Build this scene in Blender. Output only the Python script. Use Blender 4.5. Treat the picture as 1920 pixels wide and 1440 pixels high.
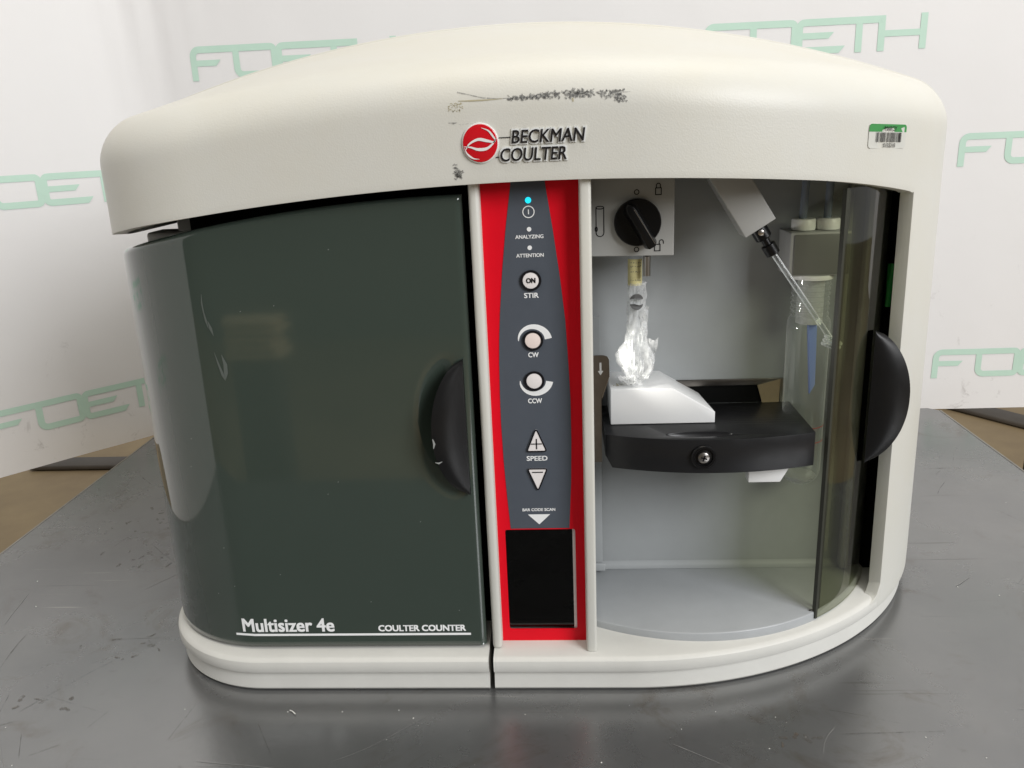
import bpy, bmesh, math, random
from mathutils import Vector, Matrix, noise
random.seed(7)
for o in list(bpy.data.objects): bpy.data.objects.remove(o)
S = bpy.context.scene
COL = S.collection
PI = math.pi

# ------------------------------------------------------------------ camera
cam = bpy.data.cameras.new('camera')
cam.sensor_width = 36; cam.lens = 1546/1920*36; cam.clip_start = .01; cam.clip_end = 100
co = bpy.data.objects.new('camera', cam); COL.objects.link(co)
R_ = Matrix(((0.99779, 0.02441, 0.06170), (0.05186, 0.29281, -0.95476), (-0.04137, 0.95585, 0.29090)))
co.matrix_world = Matrix.Translation((0.067, -0.604, 0.46)) @ R_.to_4x4()
S.camera = co

# ------------------------------------------------------------------ light
W = bpy.data.worlds.new('World'); S.world = W; W.use_nodes = True
bg = W.node_tree.nodes['Background']
bg.inputs[0].default_value = (1.0, 0.995, 0.985, 1); bg.inputs[1].default_value = 0.46

def area(name, loc, target, sx, sy, power, color):
    l = bpy.data.lights.new(name, 'AREA'); l.shape = 'RECTANGLE'; l.size = sx; l.size_y = sy
    l.energy = power; l.color = color
    o = bpy.data.objects.new(name, l); COL.objects.link(o)
    o.location = loc
    o.rotation_euler = (Vector(target)-Vector(loc)).to_track_quat('-Z', 'Y').to_euler()
    return o
area('roof_light', (0.3, 0.0, 3.2), (0.1, 0.2, 0), 2.6, 1.6, 47, (1.0, 0.92, 0.78))
area('side_light', (2.55, -2.4, 2.0), (-.2, 0.2, 0.2), 1.8, 1.8, 136, (0.985, 0.99, 1.0))
# microscope illuminator inside the sample chamber (lit in the photograph)
sl = bpy.data.lights.new('illuminator_light', 'SPOT'); sl.energy = .20; sl.spot_size = math.radians(100)
sl.spot_blend = .7; sl.shadow_soft_size = .006; sl.color = (1.0, 0.98, 0.92)
slo = bpy.data.objects.new('illuminator_light', sl); COL.objects.link(slo)
slo.location = (.0985, .0600, .272)
slo.rotation_euler = Vector((1, .28, .06)).to_track_quat('-Z', 'Y').to_euler()

S.view_settings.view_transform = 'Standard'; S.view_settings.look = 'None'
S.view_settings.exposure = 0.10; S.view_settings.gamma = 1.0

# ------------------------------------------------------------------ materials
def nodes(m): return m.node_tree.nodes, m.node_tree.links
def mat(name, col, rough=.5, metal=0, spec=.5, var=0, vscale=20, bump=0, bscale=400, coat=0, trans=0, ior=1.45, rvar=0, col2=None):
    m = bpy.data.materials.new(name); m.use_nodes = True
    N, L = nodes(m); b = N['Principled BSDF']
    b.inputs['Base Color'].default_value = (*col, 1); b.inputs['Roughness'].default_value = rough
    b.inputs['Metallic'].default_value = metal; b.inputs['Specular IOR Level'].default_value = spec
    b.inputs['Coat Weight'].default_value = coat; b.inputs['Coat Roughness'].default_value = .04
    b.inputs['Transmission Weight'].default_value = trans; b.inputs['IOR'].default_value = ior
    tc = N.new('ShaderNodeTexCoord')
    if var or rvar:
        n = N.new('ShaderNodeTexNoise'); n.inputs['Scale'].default_value = vscale; n.inputs['Detail'].default_value = 8
        n.inputs['Roughness'].default_value = .65
        L.new(tc.outputs['Object'], n.inputs['Vector'])
        if var:
            mx = N.new('ShaderNodeMix'); mx.data_type = 'RGBA'
            c2 = col2 or tuple(c*(1-var) for c in col)
            mx.inputs['A'].default_value = (*col, 1); mx.inputs['B'].default_value = (*c2, 1)
            r = N.new('ShaderNodeMapRange'); r.inputs[1].default_value = .35; r.inputs[2].default_value = .75
            L.new(n.outputs['Fac'], r.inputs[0]); L.new(r.outputs[0], mx.inputs['Factor'])
            L.new(mx.outputs['Result'], b.inputs['Base Color'])
        if rvar:
            r2 = N.new('ShaderNodeMapRange'); r2.inputs[1].default_value = .3; r2.inputs[2].default_value = .7
            r2.inputs[3].default_value = rough-rvar; r2.inputs[4].default_value = rough+rvar
            L.new(n.outputs['Fac'], r2.inputs[0]); L.new(r2.outputs[0], b.inputs['Roughness'])
    if bump:
        n2 = N.new('ShaderNodeTexNoise'); n2.inputs['Scale'].default_value = bscale; n2.inputs['Detail'].default_value = 3
        bp = N.new('ShaderNodeBump'); bp.inputs['Strength'].default_value = bump; bp.inputs['Distance'].default_value = .001
        L.new(tc.outputs['Object'], n2.inputs['Vector']); L.new(n2.outputs['Fac'], bp.inputs['Height'])
        L.new(bp.outputs['Normal'], b.inputs['Normal'])
    return m
def thin_glass(name, tint, gloss=1.0, edge=None, rim=.08):
    """thin transparent sheet: tinted see-through + fresnel reflection (+ whitish rim painted in for bright glass edges)"""
    m = bpy.data.materials.new(name); m.use_nodes = True
    N, L = nodes(m); N.remove(N['Principled BSDF']); out = N['Material Output']
    t = N.new('ShaderNodeBsdfTransparent'); t.inputs[0].default_value = (*tint, 1)
    g = N.new('ShaderNodeBsdfGlossy'); g.inputs['Roughness'].default_value = .03; g.inputs[0].default_value = (gloss, gloss, gloss, 1)
    f = N.new('ShaderNodeFresnel'); f.inputs[0].default_value = 1.5
    ge = N.new('ShaderNodeNewGeometry'); inv = N.new('ShaderNodeMath'); inv.operation = 'SUBTRACT'; inv.inputs[0].default_value = 1; L.new(ge.outputs['Backfacing'], inv.inputs[1])
    mu = N.new('ShaderNodeMath'); mu.operation = 'MULTIPLY'; L.new(f.outputs[0], mu.inputs[0]); L.new(inv.outputs[0], mu.inputs[1])
    mx = N.new('ShaderNodeMixShader'); L.new(mu.outputs[0], mx.inputs[0]); L.new(t.outputs[0], mx.inputs[1]); L.new(g.outputs[0], mx.inputs[2])
    last = mx
    if edge:
        lw = N.new('ShaderNodeLayerWeight'); lw.inputs[0].default_value = rim
        d = N.new('ShaderNodeBsdfDiffuse'); d.inputs[0].default_value = (*edge, 1)
        m2 = N.new('ShaderNodeMixShader'); L.new(lw.outputs['Facing'], m2.inputs[0]); L.new(mx.outputs[0], m2.inputs[1]); L.new(d.outputs[0], m2.inputs[2])
        last = m2
    L.new(last.outputs[0], out.inputs[0])
    return m
M = {}
CREAM = (.59, .587, .548)
M['cream'] = mat('cream_plastic', CREAM, .42, var=.08, vscale=7, bump=.13, bscale=800, col2=(.575, .56, .495))
M['cream_dirt'] = mat('cream_base_plastic', (.61, .605, .57), .42, var=.1, vscale=14, bump=.1, bscale=900)
M['green'] = mat('dark_green_gloss', (.042, .057, .047), .07, coat=.6, rvar=.02, vscale=6, bump=.02, bscale=12)
M['black'] = mat('black_plastic', (.004, .004, .0045), .3, spec=.3, bump=.05, bscale=700)
M['handle'] = mat('satin_black_plastic', (.007, .007, .0075), .38, spec=.35, rvar=.06, vscale=40)
M['blackout'] = mat('dark_interior', (.004, .004, .004), .8, spec=.1)
M['red'] = mat('red_label_film', (.72, .002, .014), .45, spec=.25, var=.04, vscale=60)
M['slate'] = mat('slate_label_film', (.078, .090, .110), .5, spec=.25, var=.06, vscale=80)
M['white_print'] = mat('white_print', (.82, .83, .83), .5, spec=.2)
M['key'] = mat('grey_white_key', (.78, .74, .73), .5, spec=.3)
M['key_pink'] = mat('pinkish_key', (.82, .71, .66), .5, spec=.3)
M['black_print'] = mat('black_print', (.008, .008, .010), .5, spec=.2)
M['logo_red'] = mat('logo_red', (.55, .004, .012), .18, coat=.7)
M['logo_white'] = mat('logo_white', (.72, .73, .72), .25)
M['chrome'] = mat('brushed_chrome', (.62, .62, .62), .25, 1)
M['letter'] = mat('black_letter', (.015, .014, .015), .25)
M['grey_paint'] = mat('grey_paint', (.33, .345, .35), .38, var=.06, vscale=30, bump=.03, bscale=500)
M['grey_floor'] = mat('grey_chamber_floor', (.37, .385, .395), .33, var=.10, vscale=25, bump=.03, bscale=500)
M['plate'] = mat('grey_plate', (.36, .36, .345), .4, var=.04, vscale=30)
M['steel'] = mat('steel', (.42, .40, .38), .28, 1, var=.15, vscale=60)
M['dark_steel'] = mat('dark_steel', (.20, .185, .17), .32, 1, var=.2, vscale=60)
M['bronze'] = mat('tinted_steel', (.40, .31, .20), .35, .3, var=.2, vscale=60)
M['anodised'] = mat('black_anodised', (.011, .011, .012), .34, rvar=.05, vscale=90, spec=.4)
M['acetal'] = mat('white_acetal', (.80, .80, .79), .35)
M['holder'] = mat('grey_white_holder', (.36, .36, .36), .4)
M['glass_tint'] = thin_glass('smoked_acrylic', (.68, .69, .58))
M['glass_edge'] = mat('smoked_acrylic_edge', (.030, .031, .022), .5)
M['glass'] = thin_glass('clear_glass', (.95, .96, .96), edge=(.70, .72, .73), rim=.10)
M['rod'] = thin_glass('glass_rod', (.9, .92, .92), edge=(.85, .87, .87), rim=.45)  # whitish rim colour stands in for the rod's highlights
M['blue'] = mat('blue_tube', (.30, .40, .78), .35, trans=.3)
M['red_line'] = mat('red_graduation', (.35, .03, .03), .5)
M['frost'] = mat('frosted_glass', (.72, .73, .72), .5, trans=.5)
M['milky'] = mat('milky_tubing', (.36, .41, .50), .25, trans=.5)
M['yellow'] = mat('yellow_tube_label', (.66, .60, .30), .5, var=.3, vscale=150)
M['led'] = mat('status_led', (.0, .45, .6), .3)
b = M['led'].node_tree.nodes['Principled BSDF']; b.inputs['Emission Color'].default_value = (.02, .62, .8, 1); b.inputs['Emission Strength'].default_value = 1.0
M['lens'] = mat('illuminator_lens', (1, 1, 1), .3)
b = M['lens'].node_tree.nodes['Principled BSDF']; b.inputs['Emission Color'].default_value = (1, .98, .93, 1); b.inputs['Emission Strength'].default_value = 6
M['sticker'] = mat('silver_sticker', (.55, .55, .51), .35)
M['sticker_green'] = mat('green_print', (.045, .25, .065), .4)
def smear_mat(name, col, lo, hi, sc):
    m = bpy.data.materials.new(name); m.use_nodes = True; N, L = nodes(m); b = N['Principled BSDF']; out = N['Material Output']
    b.inputs['Base Color'].default_value = (*col, 1); b.inputs['Roughness'].default_value = .6
    tc = N.new('ShaderNodeTexCoord'); n = N.new('ShaderNodeTexNoise'); n.inputs['Scale'].default_value = sc; n.inputs['Detail'].default_value = 6; n.inputs['Roughness'].default_value = .7
    r = N.new('ShaderNodeMapRange'); r.inputs[1].default_value = .40; r.inputs[2].default_value = .62; r.inputs[3].default_value = lo; r.inputs[4].default_value = hi
    t = N.new('ShaderNodeBsdfTransparent'); x = N.new('ShaderNodeMixShader')
    L.new(tc.outputs['Object'], n.inputs['Vector']); L.new(n.outputs['Fac'], r.inputs[0]); L.new(r.outputs[0], x.inputs[0]); L.new(t.outputs[0], x.inputs[1]); L.new(b.outputs[0], x.inputs[2]); L.new(x.outputs[0], out.inputs[0])
    return m
M['scuff'] = smear_mat('grey_scuff', (.16, .16, .158), .2, .68, 800)
M['stain'] = mat('tan_stain', (.40, .36, .24), .6)
M['scratch_white'] = mat('pale_scratch', (.30, .31, .30), .5)
M['smear'] = mat('dull_smear', (.10, .115, .105), .3)
M['crumb'] = mat('pale_crumb', (.6, .6, .57), .8)
M['logo_grey'] = mat('grey_print', (.10, .10, .10), .5)

def film():
    m = bpy.data.materials.new('crumpled_film'); m.use_nodes = True
    N, L = nodes(m); b = N['Principled BSDF']; out = N['Material Output']
    b.inputs['Base Color'].default_value = (.82, .83, .83, 1); b.inputs['Roughness'].default_value = .25
    tr = N.new('ShaderNodeBsdfTranslucent'); tr.inputs[0].default_value = (.8, .8, .8, 1)
    tp = N.new('ShaderNodeBsdfTransparent')
    a = N.new('ShaderNodeMixShader'); a.inputs[0].default_value = .35; L.new(b.outputs[0], a.inputs[1]); L.new(tr.outputs[0], a.inputs[2])
    tc = N.new('ShaderNodeTexCoord'); n = N.new('ShaderNodeTexNoise'); n.inputs['Scale'].default_value = 90; n.inputs['Detail'].default_value = 4
    r = N.new('ShaderNodeMapRange'); r.inputs[1].default_value = .35; r.inputs[2].default_value = .7; r.inputs[3].default_value = .30; r.inputs[4].default_value = .78
    L.new(tc.outputs['Object'], n.inputs['Vector']); L.new(n.outputs['Fac'], r.inputs[0])
    c = N.new('ShaderNodeMixShader'); L.new(r.outputs[0], c.inputs[0]); L.new(a.outputs[0], c.inputs[1]); L.new(tp.outputs[0], c.inputs[2])
    L.new(c.outputs[0], out.inputs[0]); return m
M['film'] = film()

def table_mat():
    m = bpy.data.materials.new('worn_steel_plate'); m.use_nodes = True
    N, L = nodes(m); b = N['Principled BSDF']
    b.inputs['Metallic'].default_value = .75
    tc = N.new('ShaderNodeTexCoord')
    def nz(scale, det=8, rough=.6, vec=None, dist=0):
        n = N.new('ShaderNodeTexNoise'); n.inputs['Scale'].default_value = scale; n.inputs['Detail'].default_value = det
        n.inputs['Roughness'].default_value = rough; n.inputs['Distortion'].default_value = dist
        L.new(vec or tc.outputs['Object'], n.inputs['Vector']); return n.outputs['Fac']
    def rng(src, a, c, lo, hi):
        r = N.new('ShaderNodeMapRange'); r.inputs[1].default_value = a; r.inputs[2].default_value = c
        r.inputs[3].default_value = lo; r.inputs[4].default_value = hi; L.new(src, r.inputs[0]); return r.outputs[0]
    def mix(f, a, c):
        x = N.new('ShaderNodeMix'); x.data_type = 'RGBA'; L.new(f, x.inputs['Factor'])
        if isinstance(a, tuple): x.inputs['A'].default_value = (*a, 1)
        else: L.new(a, x.inputs['A'])
        x.inputs['B'].default_value = (*c, 1); return x.outputs['Result']
    c = mix(rng(nz(3.0), .35, .7, 0, 1), (.285, .286, .286), (.200, .204, .209))
    c = mix(rng(nz(11, 10, .7, dist=1.2), .56, .72, 0, .55), c, (.14, .115, .09))      # rusty blotches
    c = mix(rng(nz(60, 6, .7), .62, .75, 0, .35), c, (.10, .09, .08))
    # long thin scratches: stretched noise in several directions
    for ang, sc, dark in ((25, 1, 1), (-50, 1, 1), (80, 1.3, 0), (5, 1.2, 1)):
        mp = N.new('ShaderNodeMapping'); mp.inputs['Rotation'].default_value = (0, 0, math.radians(ang)); mp.inputs['Scale'].default_value = (1.6*sc, 55*sc, 1)
        L.new(tc.outputs['Object'], mp.inputs['Vector'])
        f = rng(nz(2.2, 3, .5, mp.outputs['Vector']), .70, .76, 0, .5)
        c = mix(f, c, (.09, .08, .07) if dark else (.55, .53, .50))
    L.new(c, b.inputs['Base Color'])
    L.new(rng(nz(5, 9, .65), .3, .7, .19, .33), b.inputs['Roughness'])
    bp = N.new('ShaderNodeBump'); bp.inputs['Strength'].default_value = .15; bp.inputs['Distance'].default_value = .002
    L.new(nz(14, 6), bp.inputs['Height']); L.new(bp.outputs['Normal'], b.inputs['Normal'])
    return m
M['table'] = table_mat()
M['table_edge'] = mat('bright_steel_edge', (.36, .34, .31), .4, .8, var=.3, vscale=30)

def banner_mat():
    m = bpy.data.materials.new('white_vinyl'); m.use_nodes = True
    N, L = nodes(m); b = N['Principled BSDF']; b.inputs['Roughness'].default_value = .55; b.inputs['Specular IOR Level'].default_value = .3
    tc = N.new('ShaderNodeTexCoord'); sep = N.new('ShaderNodeSeparateXYZ'); L.new(tc.outputs['Object'], sep.inputs[0])
    n = N.new('ShaderNodeTexNoise'); n.inputs['Scale'].default_value = 22; n.inputs['Detail'].default_value = 9; n.inputs['Roughness'].default_value = .75; n.inputs['Distortion'].default_value = .8
    L.new(tc.outputs['Object'], n.inputs['Vector'])
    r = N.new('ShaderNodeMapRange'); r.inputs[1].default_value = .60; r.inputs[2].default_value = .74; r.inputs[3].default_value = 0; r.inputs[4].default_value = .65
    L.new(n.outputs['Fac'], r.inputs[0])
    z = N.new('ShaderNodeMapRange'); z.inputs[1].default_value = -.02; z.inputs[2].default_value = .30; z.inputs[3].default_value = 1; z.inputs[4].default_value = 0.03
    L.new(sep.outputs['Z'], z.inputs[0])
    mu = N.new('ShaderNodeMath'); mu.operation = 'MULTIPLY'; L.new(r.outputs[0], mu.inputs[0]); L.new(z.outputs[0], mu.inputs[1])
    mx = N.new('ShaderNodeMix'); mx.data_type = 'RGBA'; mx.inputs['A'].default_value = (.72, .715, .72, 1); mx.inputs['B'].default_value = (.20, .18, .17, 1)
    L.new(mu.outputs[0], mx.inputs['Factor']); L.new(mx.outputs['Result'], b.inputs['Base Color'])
    n2 = N.new('ShaderNodeTexNoise'); n2.inputs['Scale'].default_value = 7; n2.inputs['Detail'].default_value = 5
    bp = N.new('ShaderNodeBump'); bp.inputs['Strength'].default_value = .25; bp.inputs['Distance'].default_value = .006
    L.new(tc.outputs['Object'], n2.inputs['Vector']); L.new(n2.outputs['Fac'], bp.inputs['Height']); L.new(bp.outputs['Normal'], b.inputs['Normal'])
    return m
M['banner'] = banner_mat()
M['banner_print'] = mat('pale_green_print', (.49, .67, .575), .55, spec=.3, var=.06, vscale=12)
M['floor'] = mat('tan_concrete', (.36, .27, .15), .6, var=.5, vscale=1.7, col2=(.22, .16, .095), bump=.1, bscale=30)
M['beam'] = mat('brown_grey_beam', (.10, .085, .07), .6, var=.3, vscale=6)

# ------------------------------------------------------------------ object helpers
def link(name, me, m, parent=None, smooth=False, angle=35):
    o = bpy.data.objects.new(name, me); COL.objects.link(o)
    if m: me.materials.append(m)
    if parent: o.parent = parent
    if smooth:
        for p in me.polygons: p.use_smooth = True
        try: me.set_sharp_from_angle(angle=math.radians(angle))
        except Exception: pass
    return o
def mesh(name, V, F, m, parent=None, smooth=False, angle=35, weld=0):
    me = bpy.data.meshes.new(name); me.from_pydata([tuple(v) for v in V], [], F); me.update()
    bm = bmesh.new(); bm.from_mesh(me)
    if weld: bmesh.ops.remove_doubles(bm, verts=bm.verts, dist=weld)
    bmesh.ops.recalc_face_normals(bm, faces=bm.faces); bm.to_mesh(me); bm.free()
    return link(name, me, m, parent, smooth, angle)
def bevel(o, w, seg=3, ang=40):
    md = o.modifiers.new('bevel', 'BEVEL'); md.width = w; md.segments = seg; md.limit_method = 'ANGLE'; md.angle_limit = math.radians(ang)
    md.harden_normals = False
    for p in o.data.polygons: p.use_smooth = True
    return o
def box(name, x0, x1, y0, y1, z0, z1, m, parent=None, bw=0, seg=3):
    V = [(x, y, z) for x in (x0, x1) for y in (y0, y1) for z in (z0, z1)]
    F = [(0, 1, 3, 2), (4, 6, 7, 5), (0, 4, 5, 1), (2, 3, 7, 6), (0, 2, 6, 4), (1, 5, 7, 3)]
    o = mesh(name, V, F, m, parent)
    if bw: bevel(o, bw, seg)
    return o
def prism(name, pts, w0, w1, f, m, parent=None, bw=0, smooth=False):
    """pts: 2-D outline; f(u,v,w)->3-D; from depth w0 to w1"""
    n = len(pts); V = [f(u, v, w0) for u, v in pts]+[f(u, v, w1) for u, v in pts]
    F = [tuple(range(n)), tuple(range(2*n-1, n-1, -1))]+[(i, (i+1) % n, n+(i+1) % n, n+i) for i in range(n)]
    o = mesh(name, V, F, m, parent, smooth)
    if bw: bevel(o, bw, 3)
    return o
def lathe(name, prof, c, axis, m, parent=None, seg=48, smooth=True, angle=35):
    """prof [(r, h)] turned round axis from point c"""
    a = Vector(axis).normalized(); q = a.to_track_quat('Z', 'Y'); c = Vector(c); V = []; F = []
    for r, h in prof:
        for k in range(seg):
            t = 2*PI*k/seg; V.append(c+q @ Vector((r*math.cos(t), r*math.sin(t), h)))
    for i in range(len(prof)-1):
        for k in range(seg):
            k2 = (k+1) % seg; F.append((i*seg+k, i*seg+k2, (i+1)*seg+k2, (i+1)*seg+k))
    if prof[0][0] > 1e-6: F.append(tuple(range(seg))[::-1])
    if prof[-1][0] > 1e-6: F.append(tuple(range((len(prof)-1)*seg, len(prof)*seg)))
    return mesh(name, V, F, m, parent, smooth, angle, weld=1e-7)
def tube(name, pts, r, m, parent=None, seg=12):
    pts = [Vector(p) for p in pts]; V = []; F = []
    rr = r if isinstance(r, (list, tuple)) else [r]*len(pts)
    for i, p in enumerate(pts):
        d = (pts[min(i+1, len(pts)-1)]-pts[max(i-1, 0)]).normalized()
        a = d.cross(Vector((.123, .94, .31))).normalized(); b_ = d.cross(a)
        for k in range(seg):
            t = 2*PI*k/seg; V.append(p+a*rr[i]*math.cos(t)+b_*rr[i]*math.sin(t))
    for i in range(len(pts)-1):
        for k in range(seg):
            k2 = (k+1) % seg; F.append((i*seg+k, i*seg+k2, (i+1)*seg+k2, (i+1)*seg+k))
    F.append(tuple(range(seg))); F.append(tuple(range((len(pts)-1)*seg, len(pts)*seg)))
    return mesh(name, V, F, m, parent, True, 60)
def strokes(name, lines, f, m, parent=None, w=.001, h=.0003):
    """flat printed lines; lines = [(points, closed[, widths])]"""
    V = []; F = []
    for ln in lines:
        pts, closed = [Vector((p[0], p[1])) for p in ln[0]], ln[1]
        ws = ln[2] if len(ln) > 2 else [w]*len(pts)
        n = len(pts); b0 = len(V)
        for i in range(n):
            a = pts[i-1] if (i > 0 or closed) else pts[i]; c = pts[(i+1) % n] if (i < n-1 or closed) else pts[i]
            d1 = (pts[i]-a); d2 = (c-pts[i])
            if d1.length < 1e-9: d1 = d2
            if d2.length < 1e-9: d2 = d1
            d1.normalize(); d2.normalize(); t = (d1+d2)
            if t.length < 1e-6: t = d1
            t.normalize(); nn = Vector((-t.y, t.x)); k = 1/max(.5, nn.dot(Vector((-d1.y, d1.x))))
            hw = ws[i]/2*k
            V.append(f(*(pts[i]+nn*hw), h)); V.append(f(*(pts[i]-nn*hw), h))
        for i in range(n if closed else n-1):
            j = (i+1) % n; F.append((b0+2*i, b0+2*i+1, b0+2*j+1, b0+2*j))
    return mesh(name, V, F, m, parent)
def circ(cx, cy, r, n=40, a0=0, a1=2*PI, ry=None):
    ry = ry or r; full = abs(a1-a0-2*PI) < 1e-6
    k = n if full else n+1
    return [(cx+r*math.cos(a0+(a1-a0)*i/n), cy+ry*math.sin(a0+(a1-a0)*i/n)) for i in range(k)]
def rrect(x0, y0, x1, y1, r, n=6):
    P = []
    for cx, cy, a in ((x1-r, y1-r, 0), (x0+r, y1-r, PI/2), (x0+r, y0+r, PI), (x1-r, y0+r, 1.5*PI)):
        P += [(cx+r*math.cos(a+PI/2*i/n), cy+r*math.sin(a+PI/2*i/n)) for i in range(n+1)]
    return P
def rpoly(pts, r, n=5):
    P = []; k = len(pts)
    for i in range(k):
        p = Vector(pts[i]); a = (Vector(pts[i-1])-p); c = (Vector(pts[(i+1) % k])-p)
        a.normalize(); c.normalize(); half = a.angle(c)/2; d = r/math.tan(half)
        p0 = p+a*d; p1 = p+c*d
        for j in range(n+1):
            t = j/n; P.append(tuple(p0*(1-t)**2+p*2*t*(1-t)+p1*t*t))
    return P
def text(name, s, box_, f, m, parent=None, bold=0, shear=0, ext=.0003, w0=0.0, space=1.0, fat=0):
    """lettering fitted into the (u0,v0,u1,v1) box, mapped through f"""
    cu = bpy.data.curves.new('t', 'FONT'); cu.body = s; cu.size = 1; cu.offset = bold; cu.shear = shear; cu.space_character = space
    cu.extrude = .5; cu.resolution_u = 3
    to = bpy.data.objects.new('t', cu); COL.objects.link(to)
    bpy.context.view_layer.update()
    me = bpy.data.meshes.new_from_object(to.evaluated_get(bpy.context.evaluated_depsgraph_get()))
    bpy.data.objects.remove(to); bpy.data.curves.remove(cu)
    xs = [v.co.x for v in me.vertices]; ys = [v.co.y for v in me.vertices]
    x0, x1, y0, y1 = min(xs), max(xs), min(ys), max(ys); u0, v0, u1, v1 = box_
    UV = []
    u0 += fat; u1 -= fat; v0 += fat*.6; v1 -= fat*.6
    for v in me.vertices:
        u = u0+(v.co.x-x0)/(x1-x0)*(u1-u0); q = v0+(v.co.y-y0)/(y1-y0)*(v1-v0)
        UV.append((u, q, v.co.z > 0)); v.co = f(u, q, w0+ext if v.co.z > 0 else w0)
    if fat:
        bm = bmesh.new(); k = 0
        for du, dv in ((-1, -1), (1, -1), (-1, 1), (1, 1), (0, 0)):
            tmp = me.copy()
            for v, q in zip(tmp.vertices, UV): v.co = f(q[0]+du*fat, q[1]+dv*fat*.6, (w0+ext if q[2] else w0)+k*.000012)
            bm.from_mesh(tmp); bpy.data.meshes.remove(tmp); k += 1
        bm.to_mesh(me); bm.free()
    me.materials.clear(); me.name = name
    return link(name, me, m, parent)
def thing(name, label, cat, loc=(0, 0, 0), group=None):
    o = bpy.data.objects.new(name, None); COL.objects.link(o); o.location = loc; o.empty_display_size = .05
    o['label'] = label; o['category'] = cat
    if group: o['group'] = group
    return o
def tag(o, label, cat, group=None):
    o['label'] = label; o['category'] = cat
    if group: o['group'] = group
    return o

# ------------------------------------------------------------------ plan outline of the instrument
EA, EB, EX, EY = .313, .285, .12, .285     # right-hand front ellipse
LC, LR = (-.202, .105), .105                    # left front corner
YB = .54
def outline():
    P = []
    def add(x, y, nx, ny): P.append((x, y, nx, ny))
    for i in range(13): add(LC[0]-LR, .44-.335*i/13, -1, 0)                      # left side, back to front
    for i in range(25):
        a = PI+PI/2*i/24; add(LC[0]+LR*math.cos(a), LC[1]+LR*math.sin(a), math.cos(a), math.sin(a))
    for i in range(1, 64): add(LC[0]+(.12-LC[0])*i/64, 0, 0, -1)
    for i in range(121):
        t = PI/2*i/120; x = EX+EA*math.sin(t); y = EY-EB*math.cos(t)
        nx, ny = math.sin(t)*EB, -math.cos(t)*EA; l = math.hypot(nx, ny); add(x, y, nx/l, ny/l)
    for i in range(1, 8): add(EX+EA, EY+(.44-EY)*i/8, 1, 0)
    for i in range(13):
        a = PI/2*i/12; add(EX+EA-.1+.1*math.cos(a), .44+.1*math.sin(a), math.cos(a), math.sin(a))
    for i in range(1, 24): add(EX+EA-.1+(LC[0]-LR+.1-EX-EA+.1)*i/24, YB, 0, 1)
    for i in range(13):
        a = PI/2+PI/2*i/12; add(LC[0]-LR+.1+.1*math.cos(a), .44+.1*math.sin(a), math.cos(a), math.sin(a))
    return P
OUT = outline()
def off(p, d): return (p[0]+p[2]*d, p[1]+p[3]*d)
def front_y(x, d):
    if x < LC[0]: return LC[1]-math.sqrt(max(0, (LR+d)**2-(x-LC[0])**2))
    if x <= EX: return -d
    return EY-(EB+d)*math.sqrt(max(0, 1-((x-EX)/(EA+d))**2))
def az(x, y): return math.degrees(math.atan2(x-.067, y+.604))
iS = min(range(len(OUT)), key=lambda i: abs(OUT[i][0])+abs(OUT[i][1]))       # seam column, x = 0

# =================================================================== TABLE, FLOOR, BACKDROP
fl = mesh('floor', [(-9, -6, -.8), (9, -6, -.8), (9, 12, -.8), (-9, 12, -.8)], [(0, 1, 2, 3)], M['floor']); fl['kind'] = 'structure'
hw_ = mesh('unseen_hall_wall', [(-9, -5, -.8), (9, -5, -.8), (9, -5, 4.5), (-9, -5, 4.5)], [(0, 1, 2, 3)], mat('unseen_wall_paint', (.22, .21, .18), .7, var=.3, vscale=.6)); hw_['kind'] = 'structure'  # unseen wall behind the camera, added for the glossy parts to reflect
tb = thing('work_table', 'worn dark steel plate work table under the analyzer', 'table', (0, .1, -.8))
def loc(o, par):
    o.location = -Vector(par.location); return o
pts = [(-.614, -.46), (.677, -.46), (.677, .700), (.664, .713), (-.614, .713)]
o = loc(prism('tabletop', pts, -.012, 0, lambda u, v, w: (u, v, w), M['table'], tb), tb)
loc(box('edge_strip', .677, .6795, -.46, .700, -.012, .0006, M['table_edge'], tb), tb)
loc(box('edge_strip', -.6165, -.614, -.46, .713, -.012, .0004, M['table_edge'], tb), tb)
for x in (-.57, .63):
    for y in (-.41, .66): loc(box('leg', x-.02, x+.02, y-.02, y+.02, -.80, -.012, M['dark_steel'], tb), tb)
loc(box('apron', -.58, .64, .64, .65, -.08, -.012, M['dark_steel'], tb), tb)
loc(box('apron', -.58, .64, -.42, -.41, -.08, -.012, M['dark_steel'], tb), tb)

def banner_path(s):
    """plan curve of the hanging sheet; s = distance, s<0 to the left"""
    a0 = -.535; r = .15; ang = math.radians(49)
    if s >= a0: return Vector((s, .75+.012*max(0, s-.9))), Vector((0, -1))
    d = a0-s
    if d < r*ang:
        t = d/r; return Vector((a0-r*math.sin(t), .75-r*(1-math.cos(t)))), Vector((math.sin(t), -math.cos(t)))
    e = Vector((a0-r*math.sin(ang), .75-r*(1-math.cos(ang)))); d -= r*ang
    dr = Vector((-math.cos(ang), -math.sin(ang))); L1 = .72
    if d < L1: return e+dr*d, Vector((math.sin(ang), -math.cos(ang)))
    e = e+dr*L1; d -= L1; r2 = .45; rem = math.radians(90)-ang
    if d < r2*rem:
        t = ang+d/r2; c = e+Vector((math.sin(ang), -math.cos(ang)))*r2
        return c+Vector((-math.sin(t), math.cos(t)))*r2, Vector((math.sin(t), -math.cos(t)))
    d -= r2*rem; c = e+Vector((math.sin(ang), -math.cos(ang)))*r2
    return c+Vector((-r2, 0))+Vector((0, -d)), Vector((1, 0))
BZ = -.015
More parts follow.
